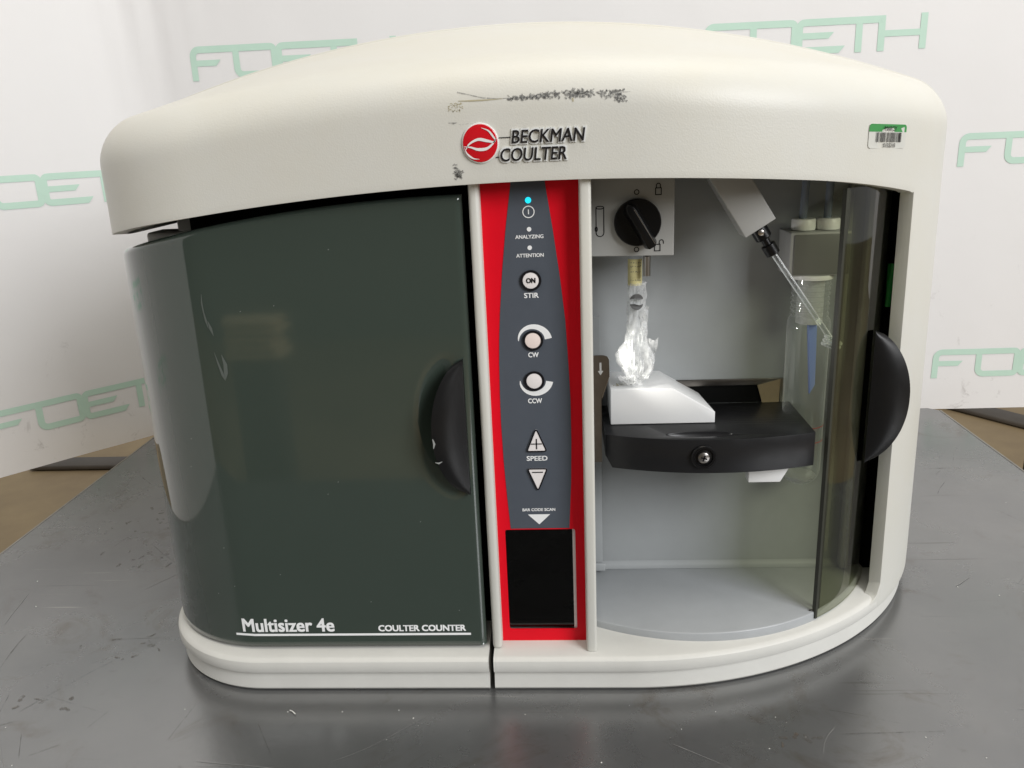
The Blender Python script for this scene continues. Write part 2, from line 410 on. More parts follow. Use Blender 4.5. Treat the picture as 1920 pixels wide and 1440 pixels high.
def banner(s, z, w=0):
    p, n = banner_path(s)
    d = .004*noise.noise((s*3, z*1.2, 0))+.0015*noise.noise((s*11, z*3, 4))
    # gathered vertical creases near the upper left
    g = math.exp(-((s+.57)/.09)**2)*max(0, min(1, (z-.47)/.25))
    d += g*(.0020*math.sin(s*150+z*9)+.0012*math.sin(s*90-z*14))
    q = p+n*(d+w); return Vector((q.x, q.y, z))
ba = thing('backdrop_banner', 'white vinyl backdrop with pale green lettering hanging behind the table', 'banner', (0, .75, BZ))
def bottom(s):
    t = max(0, min(1, (-.98-s)/.35)); return BZ-.50*t*t*(3-2*t)
V = []; F = []; ns, nz = 420, 46; s0, s1, zt = -2.65, 2.1, 1.35
for i in range(ns+1):
    for j in range(nz+1): sb = bottom(s0+(s1-s0)*i/ns); V.append(banner(s0+(s1-s0)*i/ns, sb+(zt-sb)*j/nz))
for i in range(ns):
    for j in range(nz):
        a = i*(nz+1)+j; F.append((a, a+nz+1, a+nz+2, a+1))
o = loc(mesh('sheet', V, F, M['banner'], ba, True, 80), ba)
# pale green word, drawn as strokes: u 0..1 across, v 0..1 up
def word(u0, v0, wd, ht, name='lettering'):
    sw = .2*ht; U = lambda u: u0+u*wd; Vv = lambda v: v0+v*ht
    def arc(cu, cv, r, a0, a1, n=5): return [(cu+r*math.cos(math.radians(a0+(a1-a0)*i/n)), cv+r*math.sin(math.radians(a0+(a1-a0)*i/n))) for i in range(n+1)]
    r = ht*.2; t = sw/2; top = Vv(1)-t; bot = Vv(0)+t*1.1
    lines = []
    x = U(0)+t
    lines.append(([(x, Vv(-.02))]+arc(x+r, top-r, r, 180, 90)+[(U(.415)-r*.9, top)]+arc(U(.415)-r*.7, top-r*.6, r*.6, 90, 0)[1:]
                  + [(U(.415)-t*.2, bot+r*.6)]+arc(U(.415)-r*.7, bot+r*.6, r*.6, 0, -90)[1:]+[(U(.225)+r, bot)]+arc(U(.225)+r, bot+r, r, 270, 180)[1:]+[(U(.225), top)], False))
    lines.append(([(x+t*.9, Vv(.5)), (U(.125), Vv(.5))], False, [sw*.9]*2))
    e = U(.425)+t*.6
    lines.append(([(U(.81), top)] + [(e+r, top)]+arc(e+r*.7, top-r*.7, r*.7, 90, 180)[1:]+[(e, bot+r*.7)]+arc(e+r*.7, bot+r*.7, r*.7, 180, 270)[1:]+[(U(.615), bot)], False))
    lines.append(([(e+t*.9, Vv(.52)), (U(.565), Vv(.52))], False, [sw*.9]*2))
    lines.append(([(U(.70), top-t*.9), (U(.70), Vv(.0))], False))
    lines.append(([(U(.80), top+t), (U(.80), Vv(.0))], False))
    lines.append(([(U(.80)+t*.9, Vv(.49)), (U(.985)-t*.9, Vv(.49))], False, [sw*.9]*2))
    lines.append(([(U(.985), Vv(1.02)), (U(.985), Vv(.02))], False))
    dense = []
    for ln in lines:                       # subdivide so that the print follows the sheet
        P = []; Wd = []
        for i in range(len(ln[0])-1):
            a, c = Vector(ln[0][i]), Vector(ln[0][i+1]); k = max(1, int((c-a).length/.012))
            for q in range(k): P.append(tuple(a+(c-a)*q/k)); Wd.append(ln[2][0] if len(ln) > 2 else sw)
        P.append(ln[0][-1]); Wd.append(ln[2][0] if len(ln) > 2 else sw); dense.append((P, False, Wd))
    o = strokes(name, dense, lambda u, v, w: banner(u, v, .0006), M['banner_print'], ba)
    # slanted ends of the middle and lower bars
    V = []; F = []
    for bu, bv in ((U(.125), Vv(.5)), (U(.565), Vv(.52)), (U(.615), bot)):
        h = sw*.45 if bv != bot else sw*.5; k = len(V)
        V += [banner(bu, bv+h, .0006), banner(bu, bv-h, .0006), banner(bu+h*1.7, bv+h, .0006)]; F.append((k, k+1, k+2))
    bm = bmesh.new(); bm.from_mesh(o.data)
    vs = [bm.verts.new(v) for v in V]
    for f in F: bm.faces.new([vs[i] for i in f])
    bm.to_mesh(o.data); bm.free(); loc(o, ba)
PER = .788
for k in range(-2, 2):
    word(.2915+PER*k-(.006 if k < 0 else 0), .5545+(.005 if k < 0 else 0), .327, .0495)
    word(.2915+PER*k, .2115, .327, .0485)
for k in range(-3, 2):
    word(.6835+PER*k, .3825, .327, .0485)
    word(.680+PER*k, .0405, .327, .0485)
# things on the floor beyond the table
def floor_beam(x0, y0, x1, y1, w, h, label):
    d = Vector((x1-x0, y1-y0)).normalized(); n = Vector((-d.y, d.x))*w/2
    pts = [(x0+n.x, y0+n.y), (x1+n.x, y1+n.y), (x1-n.x, y1-n.y), (x0-n.x, y0-n.y)]
    t = prism('floor_beam', pts, -.796, -.796+h, lambda u, v, w_: (u, v, w_), M['beam']); bevel(t, .006, 2)
    return tag(t, label, 'beam')
floor_beam(-2.15, 2.50, -.9, 2.49, .10, .02, 'flat dark bar lying on the tan floor at the left edge')
floor_beam(1.62, 3.3, 2.35, 2.25, .12, .02, 'flat brown bar lying on the floor beyond the right table edge')
bp_ = lathe('black_post', [(.0, 0), (.03, 0), (.03, .1), (.018, .105), (.018, .60), (.014, .61), (0, .61)], (1.375, 1.62, -.8), (0, 0, 1), M['black'])
tag(bp_, 'slim black post standing on the floor at the right picture edge', 'post')

pk = thing('plank_stack', 'pale wooden plank stack mirrored faintly in the dark green door', 'planks', (-1.07, -2.25, -.8))
for k in range(5):
    o = loc(box('plank', -1.185+.030*(k % 2), -.945-.014*(k % 3), -2.35, -2.2, -.246+.030*k, -.246+.030*k+.0215, mat('pale_wood', (.80, .66, .40), .6, var=.2, vscale=8) if k == 0 else bpy.data.materials['pale_wood'], pk, .003, 2), pk)
loc(box('support', -1.15, -.98, -2.34, -2.23, -.80, -.2465, M['beam'], pk, .004, 2), pk)
# =================================================================== ANALYZER
A = thing('particle_analyzer', 'cream bench analyzer with dark green door, red control panel and open sample chamber', 'analyzer')
def vlerp(a, c, t): return a+(c-a)*t
# ---- base trim
PROF = [(-.03, .0008), (-.004, .0008), (.0004, .0012), (.0020, .0034), (.0008, .010), (-.0022, .0184), (-.0028, .0194), (.0034, .0198), (.0046, .0206), (.0053, .0230), (.0052, .0282), (.0046, .0308), (.0028, .0328), (.0002, .0338), (-.022, .0352), (-.05, .0356)]
def sweep(name, cols, prof, m, parent, caps=True):
    V = []; F = []; n = len(prof)
    for c in cols:
        for d, z in prof: x, y = off(c, d); V.append((x, y, z))
    for i in range(len(cols)-1):
        for j in range(n):
            k = (j+1) % n; F.append((i*n+j, i*n+k, (i+1)*n+k, (i+1)*n+j))
    if caps: F.append(tuple(range(n))); F.append(tuple(range((len(cols)-1)*n, len(cols)*n)))
    o = mesh(name, V, F, m, parent, True, 28); return o
def col_at(x): return (x, 0, 0, -1)
nO = len(OUT); iB = max(range(nO), key=lambda i: OUT[i][1]-abs(OUT[i][0])*.01)
right_cols = [col_at(.0022)]+[OUT[i] for i in range(iS+1, iB+1)]
left_cols = [OUT[i % nO] for i in range(iB+1, iS+nO) if True]
left_cols = [c for c in left_cols if not (abs(c[1]) < 1e-6 and c[0] > -.004)]+[col_at(-.0022)]
sweep('base', right_cols, PROF, M['cream_dirt'], A)
DOORROOT = None
for x, y in ((-.2, .08), (.26, .12), (-.2, .45), (.3, .45)):
    lathe('foot', [(.016, 0), (.018, .006), (0, .006)], (x, y, 0), (0, 0, 1), M['black'], A, 20)

# ---- hood (upper shell with right-hand pillar) and rear housing
def off_z(z): return .0056+(.0010-.0056)*min(1, max(0, (z-.035)/.38))
OT = .001
def arch(x): d = x-.035; return .5535-.50*d*d
def H(x, y): return arch(x)-.23*(1-.3*((x-.05)/.33)**2)*max(0, .20-y)-.03*max(0, y-.20)
def zlow(x): return .4268-.24*(x-.06)**2-.7*max(0, -.24-x)**2-.5*max(0, x-.25)**2
RF = .029
def top_rows(c, skip=False):
    """points of one outline column from the wall top over the fillet to the crown"""
    P = []
    for k in range(0, 10):
        th = PI/2*k/9; d = RF*(1-math.cos(th)); dr = RF*(1-math.sin(th))
        x, y = off(c, OT-d); P.append((x, y, H(x, y)-dr))
    return P
edge_i = min((i for i in range(iS, nO) if OUT[i][1] < .2), key=lambda i: abs(az(*off(OUT[i], .003))-22.4) + (0 if OUT[i][0] > .2 else 99))
front_c = []
li = [i for i in range(nO) if OUT[i][1]-RF*OUT[i][3] < .1975 and OUT[i][3] < .5]
front_c = [(LC[0]-LR, .199, -1, 0)]+[OUT[i] for i in li]
t_ = math.acos((EY-.199)/EB); nx, ny = math.sin(t_)*EB, -math.cos(t_)*EA; l_ = math.hypot(nx, ny)
endc = (EX+EA*math.sin(t_), .199, 1, 0)
front_c.append(endc)
ei = li.index(edge_i)+1
def fan_of(cs):
    L = [0.0]
    for a, b_ in zip(cs, cs[1:]): L.append(L[-1]+abs(b_[0]-a[0])+.25*abs(b_[1]-a[1]))
    return [l/L[-1] for l in L]
def build_hood():
    V = []; F = []; NR = 9
    fan = fan_of(front_c); XL = front_c[0][0]-OT+RF; XR = front_c[-1][0]+OT-RF
    cols = []
    for ci, c in enumerate(front_c):
        top = top_rows(c); zt_ = top[0][2]
        zl = zlow(c[0]) if c[1] < .12 or c[0] > 0 else zlow(c[0])
        if 0 < ci < ei:                                   # small radius in the opening's upper corner
            ds = sum(math.hypot(front_c[k+1][0]-front_c[k][0], front_c[k+1][1]-front_c[k][1]) for k in range(ci, ei))
            r = .007
            if ds < r: zl -= r-math.sqrt(max(0, r*r-(r-ds)**2))
        col = []
        for k in range(NR):
            z = zl+(zt_-zl)*k/NR; x, y = off(c, off_z(z)); col.append((x, y, z))
        col += top
        # crown: run to the seam line y = .199
        lx, ly, lz = col[-1]; q = ci/(len(front_c)-1); tx = XL+(XR-XL)*fan[ci]
        for k in range(1, 9):
            t = k/8; x = lx+(tx-lx)*t; y = ly+(.199-ly)*t
            col.append((x, y, H(x, y)))
        cols.append(col)
    n = len(cols[0])
    for c in cols: V += c
    for i in range(len(cols)-1):
        for j in range(n-1):
            F.append((i*n+j, (i+1)*n+j, (i+1)*n+j+1, i*n+j+1))
    # pillar below the arch, right of the opening
    rows = lambda zl: [.0215+(.047-.0215)*k/4 for k in range(4)]+[.047+(zl-.047)*k/18 for k in range(19)]
    base = len(V); pc = front_c[ei:]; nr = 23
    for c in pc:
        for z in rows(zlow(c[0])): x, y = off(c, off_z(z)); V.append((x, y, z))
    for i in range(len(pc)-1):
        for j in range(nr-1): F.append((base+i*nr+j, base+(i+1)*nr+j, base+(i+1)*nr+j+1, base+i*nr+j+1))
    # rounded lower corner of the opening
    base = len(V); r = .016; wc = []; k = ei; ds = 0
    wc.append((front_c[k], r))
    while True:
        ds += math.hypot(front_c[k][0]-front_c[k-1][0], front_c[k][1]-front_c[k-1][1]); k -= 1
        if ds >= r: break
        wc.append((front_c[k], r-math.sqrt(r*r-(r-ds)**2)))
    for c, h in wc:
        for q in range(5):
            z = .0215+(h+.0095)*q/4; x, y = off(c, .0049+.0007*h/r); V.append((x, y, z))
    for i in range(len(wc)-1):
        for j in range(4): F.append((base+i*5+j, base+i*5+j+1, base+(i+1)*5+j+1, base+(i+1)*5+j))
    o = mesh('hood', V, F, M['cream'], A, True, 60, weld=1e-5)
    # make sure normals face outwards for the thickness
    me = o.data
    out = sum((p.normal.z for p in me.polygons if p.center.z > .5))
    if out < 0: me.flip_normals()
    sd = o.modifiers.new('solid', 'SOLIDIFY'); sd.thickness = .011; sd.offset = -1; sd.use_even_offset = False
    bevel(o, .0035, 4, 50)
    return o
hood = build_hood()
def build_rear():
    V = []; F = []; cols = []
    rc = [endc[:1]+(.2005,)+endc[2:]]+[OUT[i] for i in range(nO) if OUT[i][1] > .203 and i > edge_i]+[OUT[i] for i in range(nO) if OUT[i][1] > .203 and i < iS]+[(LC[0]-LR, .2005, -1, 0)]
    fan = fan_of(rc); XR = rc[0][0]+OT-RF; XL = rc[-1][0]-OT+RF
    for c in rc:
        top = [(x, y, z+.0012) for x, y, z in top_rows(c)]; zt_ = top[0][2]; col = []
        for k in range(9):
            z = .034+(zt_-.034)*k/9; x, y = off(c, off_z(z)-.001); col.append((x, y, z))
        col += top; lx, ly, lz = col[-1]
        tx = XR+(XL-XR)*fan[len(cols)]
        for k in range(1, 9):
            t = k/8; x = lx+(tx-lx)*t; y = ly+(.2005-ly)*t; col.append((x, y, H(x, y)+.0012))
        cols.append(col)
    n = len(cols[0])
    for c in cols: V += c
    for i in range(len(cols)-1):
        for j in range(n-1):
            F.append((i*n+j, (i+1)*n+j, (i+1)*n+j+1, i*n+j+1))
    o = mesh('rear_housing', V, F, M['cream'], A, True, 60, weld=1e-5)
    if sum((p.normal.z for p in o.data.polygons if p.center.z > .5)) < 0: o.data.flip_normals()
    sd = o.modifiers.new('solid', 'SOLIDIFY'); sd.thickness = .004; sd.offset = -1
    return o
build_rear()
# dark inner carcass behind the door and over the chamber
box('inner_carcass', -.232, -.0005, .060, .40, .03, .448, M['blackout'], A)
box('inner_ceiling', .0, .30, .06, .19, .436, .452, M['blackout'], A)
box('hinge_bracket', -.291, -.240, .10, .13, .378, .3905, M['cream'], A, .003)
box('hinge_bracket', -.262, -.240, .10, .12, .3905, .405, M['cream'], A, .002)

# ---- green door
dr = None
DC, DR = (-.2035, .119), .108
def door_y(u, v): return DC[1]-DR-(.0012-.0032*(v-.04)/.36)
def build_door():
    u = []; ER = .0055
    for k in range(7):
        th = PI/2*k/6; u.append((-.0042-ER*(1-math.cos(th)), DC[1]-DR, 0, -1, ER*(1-math.sin(th))))
    x = -.0042-ER-.0022
    while x > -.06: u.append((x, DC[1]-DR, 0, -1, 0)); x -= .0022
    while x > -.200: u.append((x, DC[1]-DR, 0, -1, 0)); x -= .007
    for i in range(0, 31):
        a = 1.5*PI-PI/2*i/30; u.append((DC[0]+DR*math.cos(a), DC[1]+DR*math.sin(a), math.cos(a), math.sin(a), 0))
    for i in range(1, 6): u.append((DC[0]-DR, DC[1]+.03*i, -1, 0, 0))
    V = []; F = []; NZ = 84
    for c in u:
        zt_ = .4185-.42*c[0]*c[0]
        rows = [(.0375+(zt_-ER-.0375)*k/NZ, 0) for k in range(NZ)]+[(zt_-ER+ER*math.sin(PI/2*k/7), ER*(1-math.cos(PI/2*k/7))) for k in range(8)]
        for z, ins in rows:
            d = .0012-.0032*(z-.04)/.36-max(ins, c[4])
            # finger scoop behind the pull
            e = ((c[0]+.020)/.034)**2+((z-.238)/.062)**2
            s = 0
            if c[1] < DC[1]-DR+.0001 and e < 1 and c[0] < -.013: s = .011*(1-e)**1.5*min(1, (-.013-c[0])/.012)
            px, py = off(c, d-s); V.append((px, py, z))
    n = NZ+8
    for i in range(len(u)-1):
        for k in range(n-1): F.append((i*n+k, i*n+k+1, (i+1)*n+k+1, (i+1)*n+k))
    o = mesh('door', V, F, M['green'], A, True, 75)
    if o.data.polygons[10].normal.y > 0: o.data.flip_normals()
    sd = o.modifiers.new('solid', 'SOLIDIFY'); sd.thickness = .012; sd.offset = -1
    return o
dr = build_door()
sweep('door_skirt', left_cols, PROF, M['cream_dirt'], dr)
def DF(u, v, w):
    u = .067+(u-.067)*1.0105; y = door_y(u, v)
    if u < DC[0]: y += DR-math.sqrt(DR*DR-(u-DC[0])**2)
    return Vector((u, y-w, .46+(v-.46)*1.0105))
text('lettering', 'Multisizer 4e', (-.2150, .0562, -.1340, .0692), DF, M['white_print'], dr, fat=.00042, w0=.0002)
text('lettering', 'COULTER COUNTER', (-.0960, .0562, -.0205, .0622), DF, M['white_print'], dr, fat=.00028, w0=.0002)
strokes('underline', [([(-.222+.2055*i/12, .0533) for i in range(13)], False)], DF, M['white_print'], dr, .0021, .0004)
# half-moon pull of the green door
def build_pull(name, org, ez, eu, ew, L, Wd, lift, th, m, parent, zoff=0):
    """half-moon fin: straight side along ez (length L), bulging by Wd along eu and lifted along ew"""
    V = []; F = []; nv, nu = 36, 10; org = Vector(org); ez = Vector(ez); eu = Vector(eu); ew = Vector(ew)
    for side in (0, 1):
        for i in range(nv+1):
            v = -1+2*i/nv; wmax = Wd*(max(0, 1-abs(v)**2.1))**.62
            for j in range(nu+1):
                u = j/nu; x = wmax*u
                h = lift*(x/Wd)**1.15+.003*math.sin(PI*min(1, u))*(1-v*v)
                h += th*(1-.75*u*u) if side == 0 else 0
                V.append(org+ez*(v*L/2)+eu*x+ew*h)
    s = (nv+1)*(nu+1)
    for i in range(nv):
        for j in range(nu):
            a = i*(nu+1)+j; F.append((a, a+1, a+nu+2, a+nu+1)); a += s; F.append((a, a+nu+1, a+nu+2, a+1))
        for j in (0, nu):
            a = i*(nu+1)+j; F.append((a, a+nu+1, a+nu+1+s, a+s))
    return mesh(name, V, F, m, parent, True, 45, weld=1e-6)
pull = build_pull('door_pull', (-.0100, .0105, .2375), (0, 0, 1), (-1, 0, 0), (0, -1, 0), .1135, .0262, .015, .005, M['handle'], dr)
# scuffs on the pull and dull smears on the door
strokes('pale_scratch', [([(-.0335, .236), (-.0325, .232), (-.0333, .228)], False, [.0006, .0018, .0004]), ([(-.0328, .2165), (-.030, .2158), (-.0272, .2172)], False, [.0004, .0014, .0004]),
        ([(-.0142, .2125), (-.0140, .2025)], False, [.0002, .0006])], lambda u, v, w: Vector((u-.0012, -.0105 if u < -.02 else .0030, v)), M['scratch_white'], dr)
strokes('pale_scratch', [([(-.2075, .352), (-.2082, .345), (-.2078, .338), (-.2068, .331), (-.2058, .325)], False, [.0003, .0012, .0010, .0016, .0003]),
        ([(-.2055, .331), (-.2040, .325), (-.2025, .319)], False, [.0003, .0024, .0003]),
        ([(-.2040, .306), (-.2018, .296), (-.1995, .287), (-.1982, .283)], False, [.0003, .0015, .0022, .0004]),
        ([(-.1985, .304), (-.1965, .296), (-.1970, .289), (-.1978, .284)], False, [.0004, .0030, .0032, .0004])], DF, M['smear'], dr, .001, .0004)
sp = [(random.uniform(-.25, -.02), random.uniform(.06, .40)) for _ in range(14)]
ds = strokes('dust_speck', [([(x, z), (x+.0006, z+.0005)], False) for x, z in sp], DF, M['scratch_white'], dr, .0004, .0004); ds['kind'] = 'stuff'

# ---- control panel
PY = .02
def PF(u, v, w): return Vector((u, PY-w, v))
box('panel_post', .0012, .0092, .008, .05, .0345, .452, M['cream'], A, .003)
box('panel_post', .0818, .0905, .004, .05, .0335, .452, M['cream'], A, .0022)
cp = None
def panel():
    # red plate with the scanner window cut out
    o1 = [(.0092, .0315), (.0818, .0305), (.0818, .436), (.0092, .436)]
    hole = rrect(.0155, .0462, .0742, .1422, .0018, 4)
    bm = bmesh.new(); vs = [bm.verts.new(PF(u, v, 0)) for u, v in o1]; hs = [bm.verts.new(PF(u, v, 0)) for u, v in hole]
    e = [bm.edges.new((vs[i], vs[(i+1) % 4])) for i in range(4)]+[bm.edges.new((hs[i], hs[(i+1) % len(hs)])) for i in range(len(hs))]
    bmesh.ops.triangle_fill(bm, use_beauty=True, edges=e)
    me = bpy.data.meshes.new('control_panel'); bm.to_mesh(me); bm.free()
    o = link('control_panel', me, M['red'], A)
    if me.polygons[0].normal.y > 0: me.flip_normals()
    sd = o.modifiers.new('solid', 'SOLIDIFY'); sd.thickness = .0015; sd.offset = -1
    return o
cp = panel()
GL = [(.0318, .4320), (.0318, .4237), (.0269, .3912), (.0229, .3592), (.0198, .3274), (.0182, .3049), (.0174, .2877), (.0168, .262), (.0166, .2378), (.0173, .2031), (.0187, .1731), (.0205, .1434)]
GR = [(.0695, .1434), (.0717, .1841), (.0726, .2192), (.0727, .2554), (.0718, .2819), (.0700, .3204), (.0667, .3537), (.0622, .39), (.0574, .4235), (.0574, .4320)]
prism('slate_field', GL+GR, .0002, .0004, PF, M['slate'], cp)
CX = .0445
prism('status_light', circ(CX, .412, .0023, 24), .0002, .0010, PF, M['led'], cp)
strokes('power_symbol', [(circ(CX, .4035, .0042, 32), True), ([(CX, .4018), (CX, .4053)], False)], PF, M['white_print'], cp, .0007, .0007)
for z in (.3907, .3769): prism('indicator_lamp', circ(CX, z, .0017, 20), .0002, .0008, PF, M['white_print'], cp)
for s, z, wd, h in (('ANALYZING', .3852, .0212, .0028), ('ATTENTION', .3712, .0208, .0028), ('STIR', .3406, .0112, .0040), ('CW', .2935, .0082, .0040), ('CCW', .2556, .0112, .0040), ('SPEED', .2064, .0170, .0042), ('BAR CODE SCAN', .1606, .0272, .0026)):
    text('lettering', s, (CX-wd/2, z-h/2, CX+wd/2, z+h/2), PF, M['white_print'], cp, fat=.00010*h/.0028, ext=.0002, w0=.0005)
def key(name, z, m, arc=None):
    k = prism(name, circ(CX, z, .0066, 40), .0002, .0016, PF, m, cp, bw=.0004)
    strokes('key_ring', [(circ(CX, z, .0071, 40), True)], PF, M['black_print'], k, .0019, .0018)
    if arc is not None:
        a0, a1, off_ = arc; P = []; n = 24; cz = z+off_
        t = [a0+(a1-a0)*i/n for i in range(n+1)]
        P = [(CX+.0122*math.cos(q), z+.0118*math.sin(q)) for q in t]; ws = [.0004+.0052*(i/n)**.7 for i in range(n+1)]
        P = [(CX+(.0112-.0+.0008*(i/n))*math.cos(q), z+(.0108)*math.sin(q)) for i, q in enumerate(t)]
        strokes('arrow_arc', [(P, False, ws)], PF, M['white_print'], k, .002, .0005)
    return k
k = key('round_key', .3522, M['key'])
text('lettering', 'ON', (CX-.0036, .3522-.0020, CX+.0036, .3522+.0020), PF, M['black_print'], k, fat=.0002, ext=.0002, w0=.0017)
key('round_key', .3052, M['key_pink'], (math.radians(182), math.radians(5), 0))
key('round_key', .2724, M['key'], (math.radians(180), math.radians(355), 0))
for zc, up in ((.2215, 1), (.1890, -1)):
    P = [(-.0080, -.0086*up), (0, .0112*up), (.0080, -.0086*up)]
    P = [(CX+x, zc+z) for x, z in P]
    k = prism('triangle_key', rpoly(P, .0012), .0002, .0016, PF, M['key'], cp)
    strokes('key_outline', [(rpoly(P, .0014), True)], PF, M['black_print'], k, .0011, .0018)
    zz = zc-.0022*up if up > 0 else zc+.0056
    ln = [([(CX-.0045, zz), (CX+.0045, zz)], False)]
    if up > 0: ln.append(([(CX, zz-.0045), (CX, zz+.0045)], False))
    strokes('key_symbol', ln, PF, M['black_print'], k, .0009, .0019)
prism('scan_arrow', [(CX-.0092, .1563), (CX+.0092, .1563), (CX, .1472)], .0005, .0007, PF, M['white_print'], cp)
# scanner recess behind the window
sw_ = box('scanner_recess', .010, .081, .047, .0485, .040, .150, M['blackout'], A)
box('recess_side', .0718, .0745, .0222, .046, .046, .1425, M['acetal'], sw_)
box('recess_side', .0095, .0150, .0222, .046, .046, .1425, M['black'], sw_)
lathe('scanner_screw', [(.0, -.001), (.0022, 0), (.0022, .004), (0, .0048)], (.0155, .036, .057), (1, -.4, 0), M['steel'], sw_, 16)
wg = box('scanner_window', .0157, .0740, .0235, .0240, .0464, .1420, thin_glass('dark_window', (.25, .25, .25)), A)

# ---- badge on the hood
def HS(u, v, w):
    """hood surface point for front position u and height v (wall or fillet)"""
    c = (u, 0, 0, -1) if u <= EX else None
    if c is None:
        t = math.asin((u-EX)/EA); nx, ny = math.sin(t)*EB, -math.cos(t)*EA; l = math.hypot(nx, ny); c = (u, EY-EB*math.cos(t), nx/l, ny/l)
    rows = top_rows(c)
    if v <= rows[0][2]: x, y = off(c, off_z(v)); return Vector((x, y, v))+Vector((c[2], c[3], 0))*w
    for a, b_ in zip(rows, rows[1:]):
        if b_[2] >= v:
            t = (v-a[2])/(b_[2]-a[2]); p = Vector(a).lerp(Vector(b_), t); tn = (Vector(b_)-Vector(a)).normalized()
            side = Vector((-c[3], c[2], 0)); n = side.cross(tn).normalized()
            if n.y > 0: n = -n
            return p+n*w
    return Vector(rows[-1])
HW = lambda u, v, w: Vector((u, front_y(u, off_z(v))-w, v))
badge = prism('maker_badge', circ(.0131, .4541, .0131, 48, ry=.0138), -.001, .0012, HW, M['logo_white'], A, bw=.0004)
d_ = prism('emblem', circ(.0131, .4541, .0122, 48, ry=.0129), .0012, .0020, HW, M['logo_red'], badge, bw=.0006)
def curve(P, n=18):
    out = []; P = [Vector(p) for p in P]; P = [P[0]*2-P[1]]+P+[P[-1]*2-P[-2]]
    for i in range(1, len(P)-2):
        for q in range(n):
            t = q/n; a, b_, c, d = P[i-1:i+3]
            out.append(.5*((2*b_)+(-a+c)*t+(2*a-5*b_+4*c-d)*t*t+(-a+3*b_-3*c+d)*t**3))
    out.append(P[-2]); return out
def sw(P, wmax, a=.15, c=.15):
    pts = curve(P); n = len(pts)
    return ([(.0131+p.x*.0122, .4541+p.y*.0129) for p in pts], False, [wmax*.0122*min(1, a+2.2*min(i, n-1-i)/n*(1-a)) for i in range(n)])
strokes('swoosh', [sw([(.10, .80), (.52, .62), (.84, .22), (.92, .12)], .11), sw([(-.86, -.34), (-.62, -.02), (-.1, .20), (.45, .10), (.80, .04), (.96, .24)], .17),
                   sw([(-.95, -.15), (-.55, -.20), (-.15, -.32), (.35, -.30), (.72, -.06), (.94, .22)], .17), sw([(-.92, -.20), (-.78, -.52), (-.45, -.78), (-.08, -.84)], .10)], HW, M['logo_white'], badge, .001, .0024)
# silver backing with raised black letters
bk = [(.0335, .4535), (.0345, .4625), (.0868, .4640), (.0872, .4515), (.0735, .4508), (.0735, .4400), (.0245, .4392), (.0235, .4450)]
for s, bx in (('BECKMAN', (.0352, .4530, .0868, .4620)), ('COULTER', (.0270, .4410, .0735, .4500))):
    e = .0010; text('letter_backing', s, (bx[0]-e, bx[1]-e, bx[2]+e, bx[3]+e), HW, M['logo_white'], badge, fat=.0008, shear=.16, ext=.0016, w0=-.0005)
    text('lettering', s, bx, HW, M['letter'], badge, fat=.00012, shear=.16, ext=.0008, w0=.0012)
strokes('link_line', [([(.0262, .4572), (.0345, .4572)], False), ([(.0235, .4440), (.0275, .4440)], False)], HW, M['black_print'], badge, .0006, .0006)

# ---- asset sticker
st = prism('asset_sticker', rrect(.2975, .4372, .3352, .4548, .0024), .0003, .0006, lambda u, v, w: HS(u, v-.055*(u-.314), w), M['sticker'], A)
ST = lambda u, v, w: HS(u, v-.055*(u-.314), w)
prism('green_band', [p for p in rrect(.2975, .4372, .3352, .4548, .0024) if p[1] > .4505]+[(.2975, .4492), (.3352, .4492)], .0006, .0008, ST, M['sticker_green'], st)
text('lettering', 'MARCY', (.3120, .4500, .3245, .4534), ST, M['black_print'], st, ext=.0001, w0=.0009)
text('lettering', '0135218', (.3118, .4380, .3240, .4410), ST, M['black_print'], st, ext=.0001, w0=.0008)
x = .3045; bars = []
random.seed(3)
while x < .3300:
    w = random.choice((.0004, .0004, .0008)); bars.append(([(x+w/2, .4418), (x+w/2, .4488)], False, [w, w])); x += w+random.choice((.0004, .0004, .0007))
strokes('barcode', bars, ST, M['black_print'], st, .0004, .0008)

# ---- scuffs on the hood front
random.seed(11)
sc = []
def squiggle(x0, x1, zc, amp, n):
    for _ in range(n):
        x = random.uniform(x0, x1); z = zc+random.uniform(-1, 1)*amp*.5; P = [(x, z)]; a = random.uniform(0, 6.28)
        for _ in range(random.randint(2, 4)):
            a += random.gauss(0, .9); x += .0007*math.cos(a); z += .0006*math.sin(a); P.append((x, z))
        sc.append((P, False, [random.uniform(.0004, .0014) for _ in P]))
squiggle(.034, .055, .4832, .0022, 75); squiggle(.055, .070, .4838, .0034, 70); squiggle(.072, .092, .4842, .0042, 130)
squiggle(.096, .113, .4836, .0042, 70); squiggle(.107, .1145, .4800, .0046, 40)
sc.append(([(.113, .4838), (.118, .4839)], False, [.0006, .0003]))
sc.append(([(-.0015, .4885), (.006, .4868), (.016, .4842), (.026, .4832), (.035, .4832)], False, [.0010, .0006, .0007, .0005, .0004]))
sc.append(([(-.0085, .4686), (-.005, .4682), (-.0025, .4685)], False, [.0004, .0013, .0004]))
for i in range(8): sc.append(([(-.001+.0018*i+random.uniform(-.0005, .0005), .4680-.0003*random.random()*4), (.0002+.0018*i, .4677-.001*random.random())], False, [.0003, .0002]))
sm_ = strokes('scuff_mark', sc, lambda u, v, w: HS(u, v, .0003), M['scuff'], A); sm_['kind'] = 'stuff'
sc = []
for i in range(26):
    x = random.uniform(-.0070, -.0010); z = random.uniform(.4305, .4405); sc.append(([(x-.0006, z), (x+.0012, z+random.uniform(-.0012, .0012))], False, [.0006, random.uniform(.0008, .0020)]))
squiggle(-.0068, -.0012, .4335, .0030, 22)
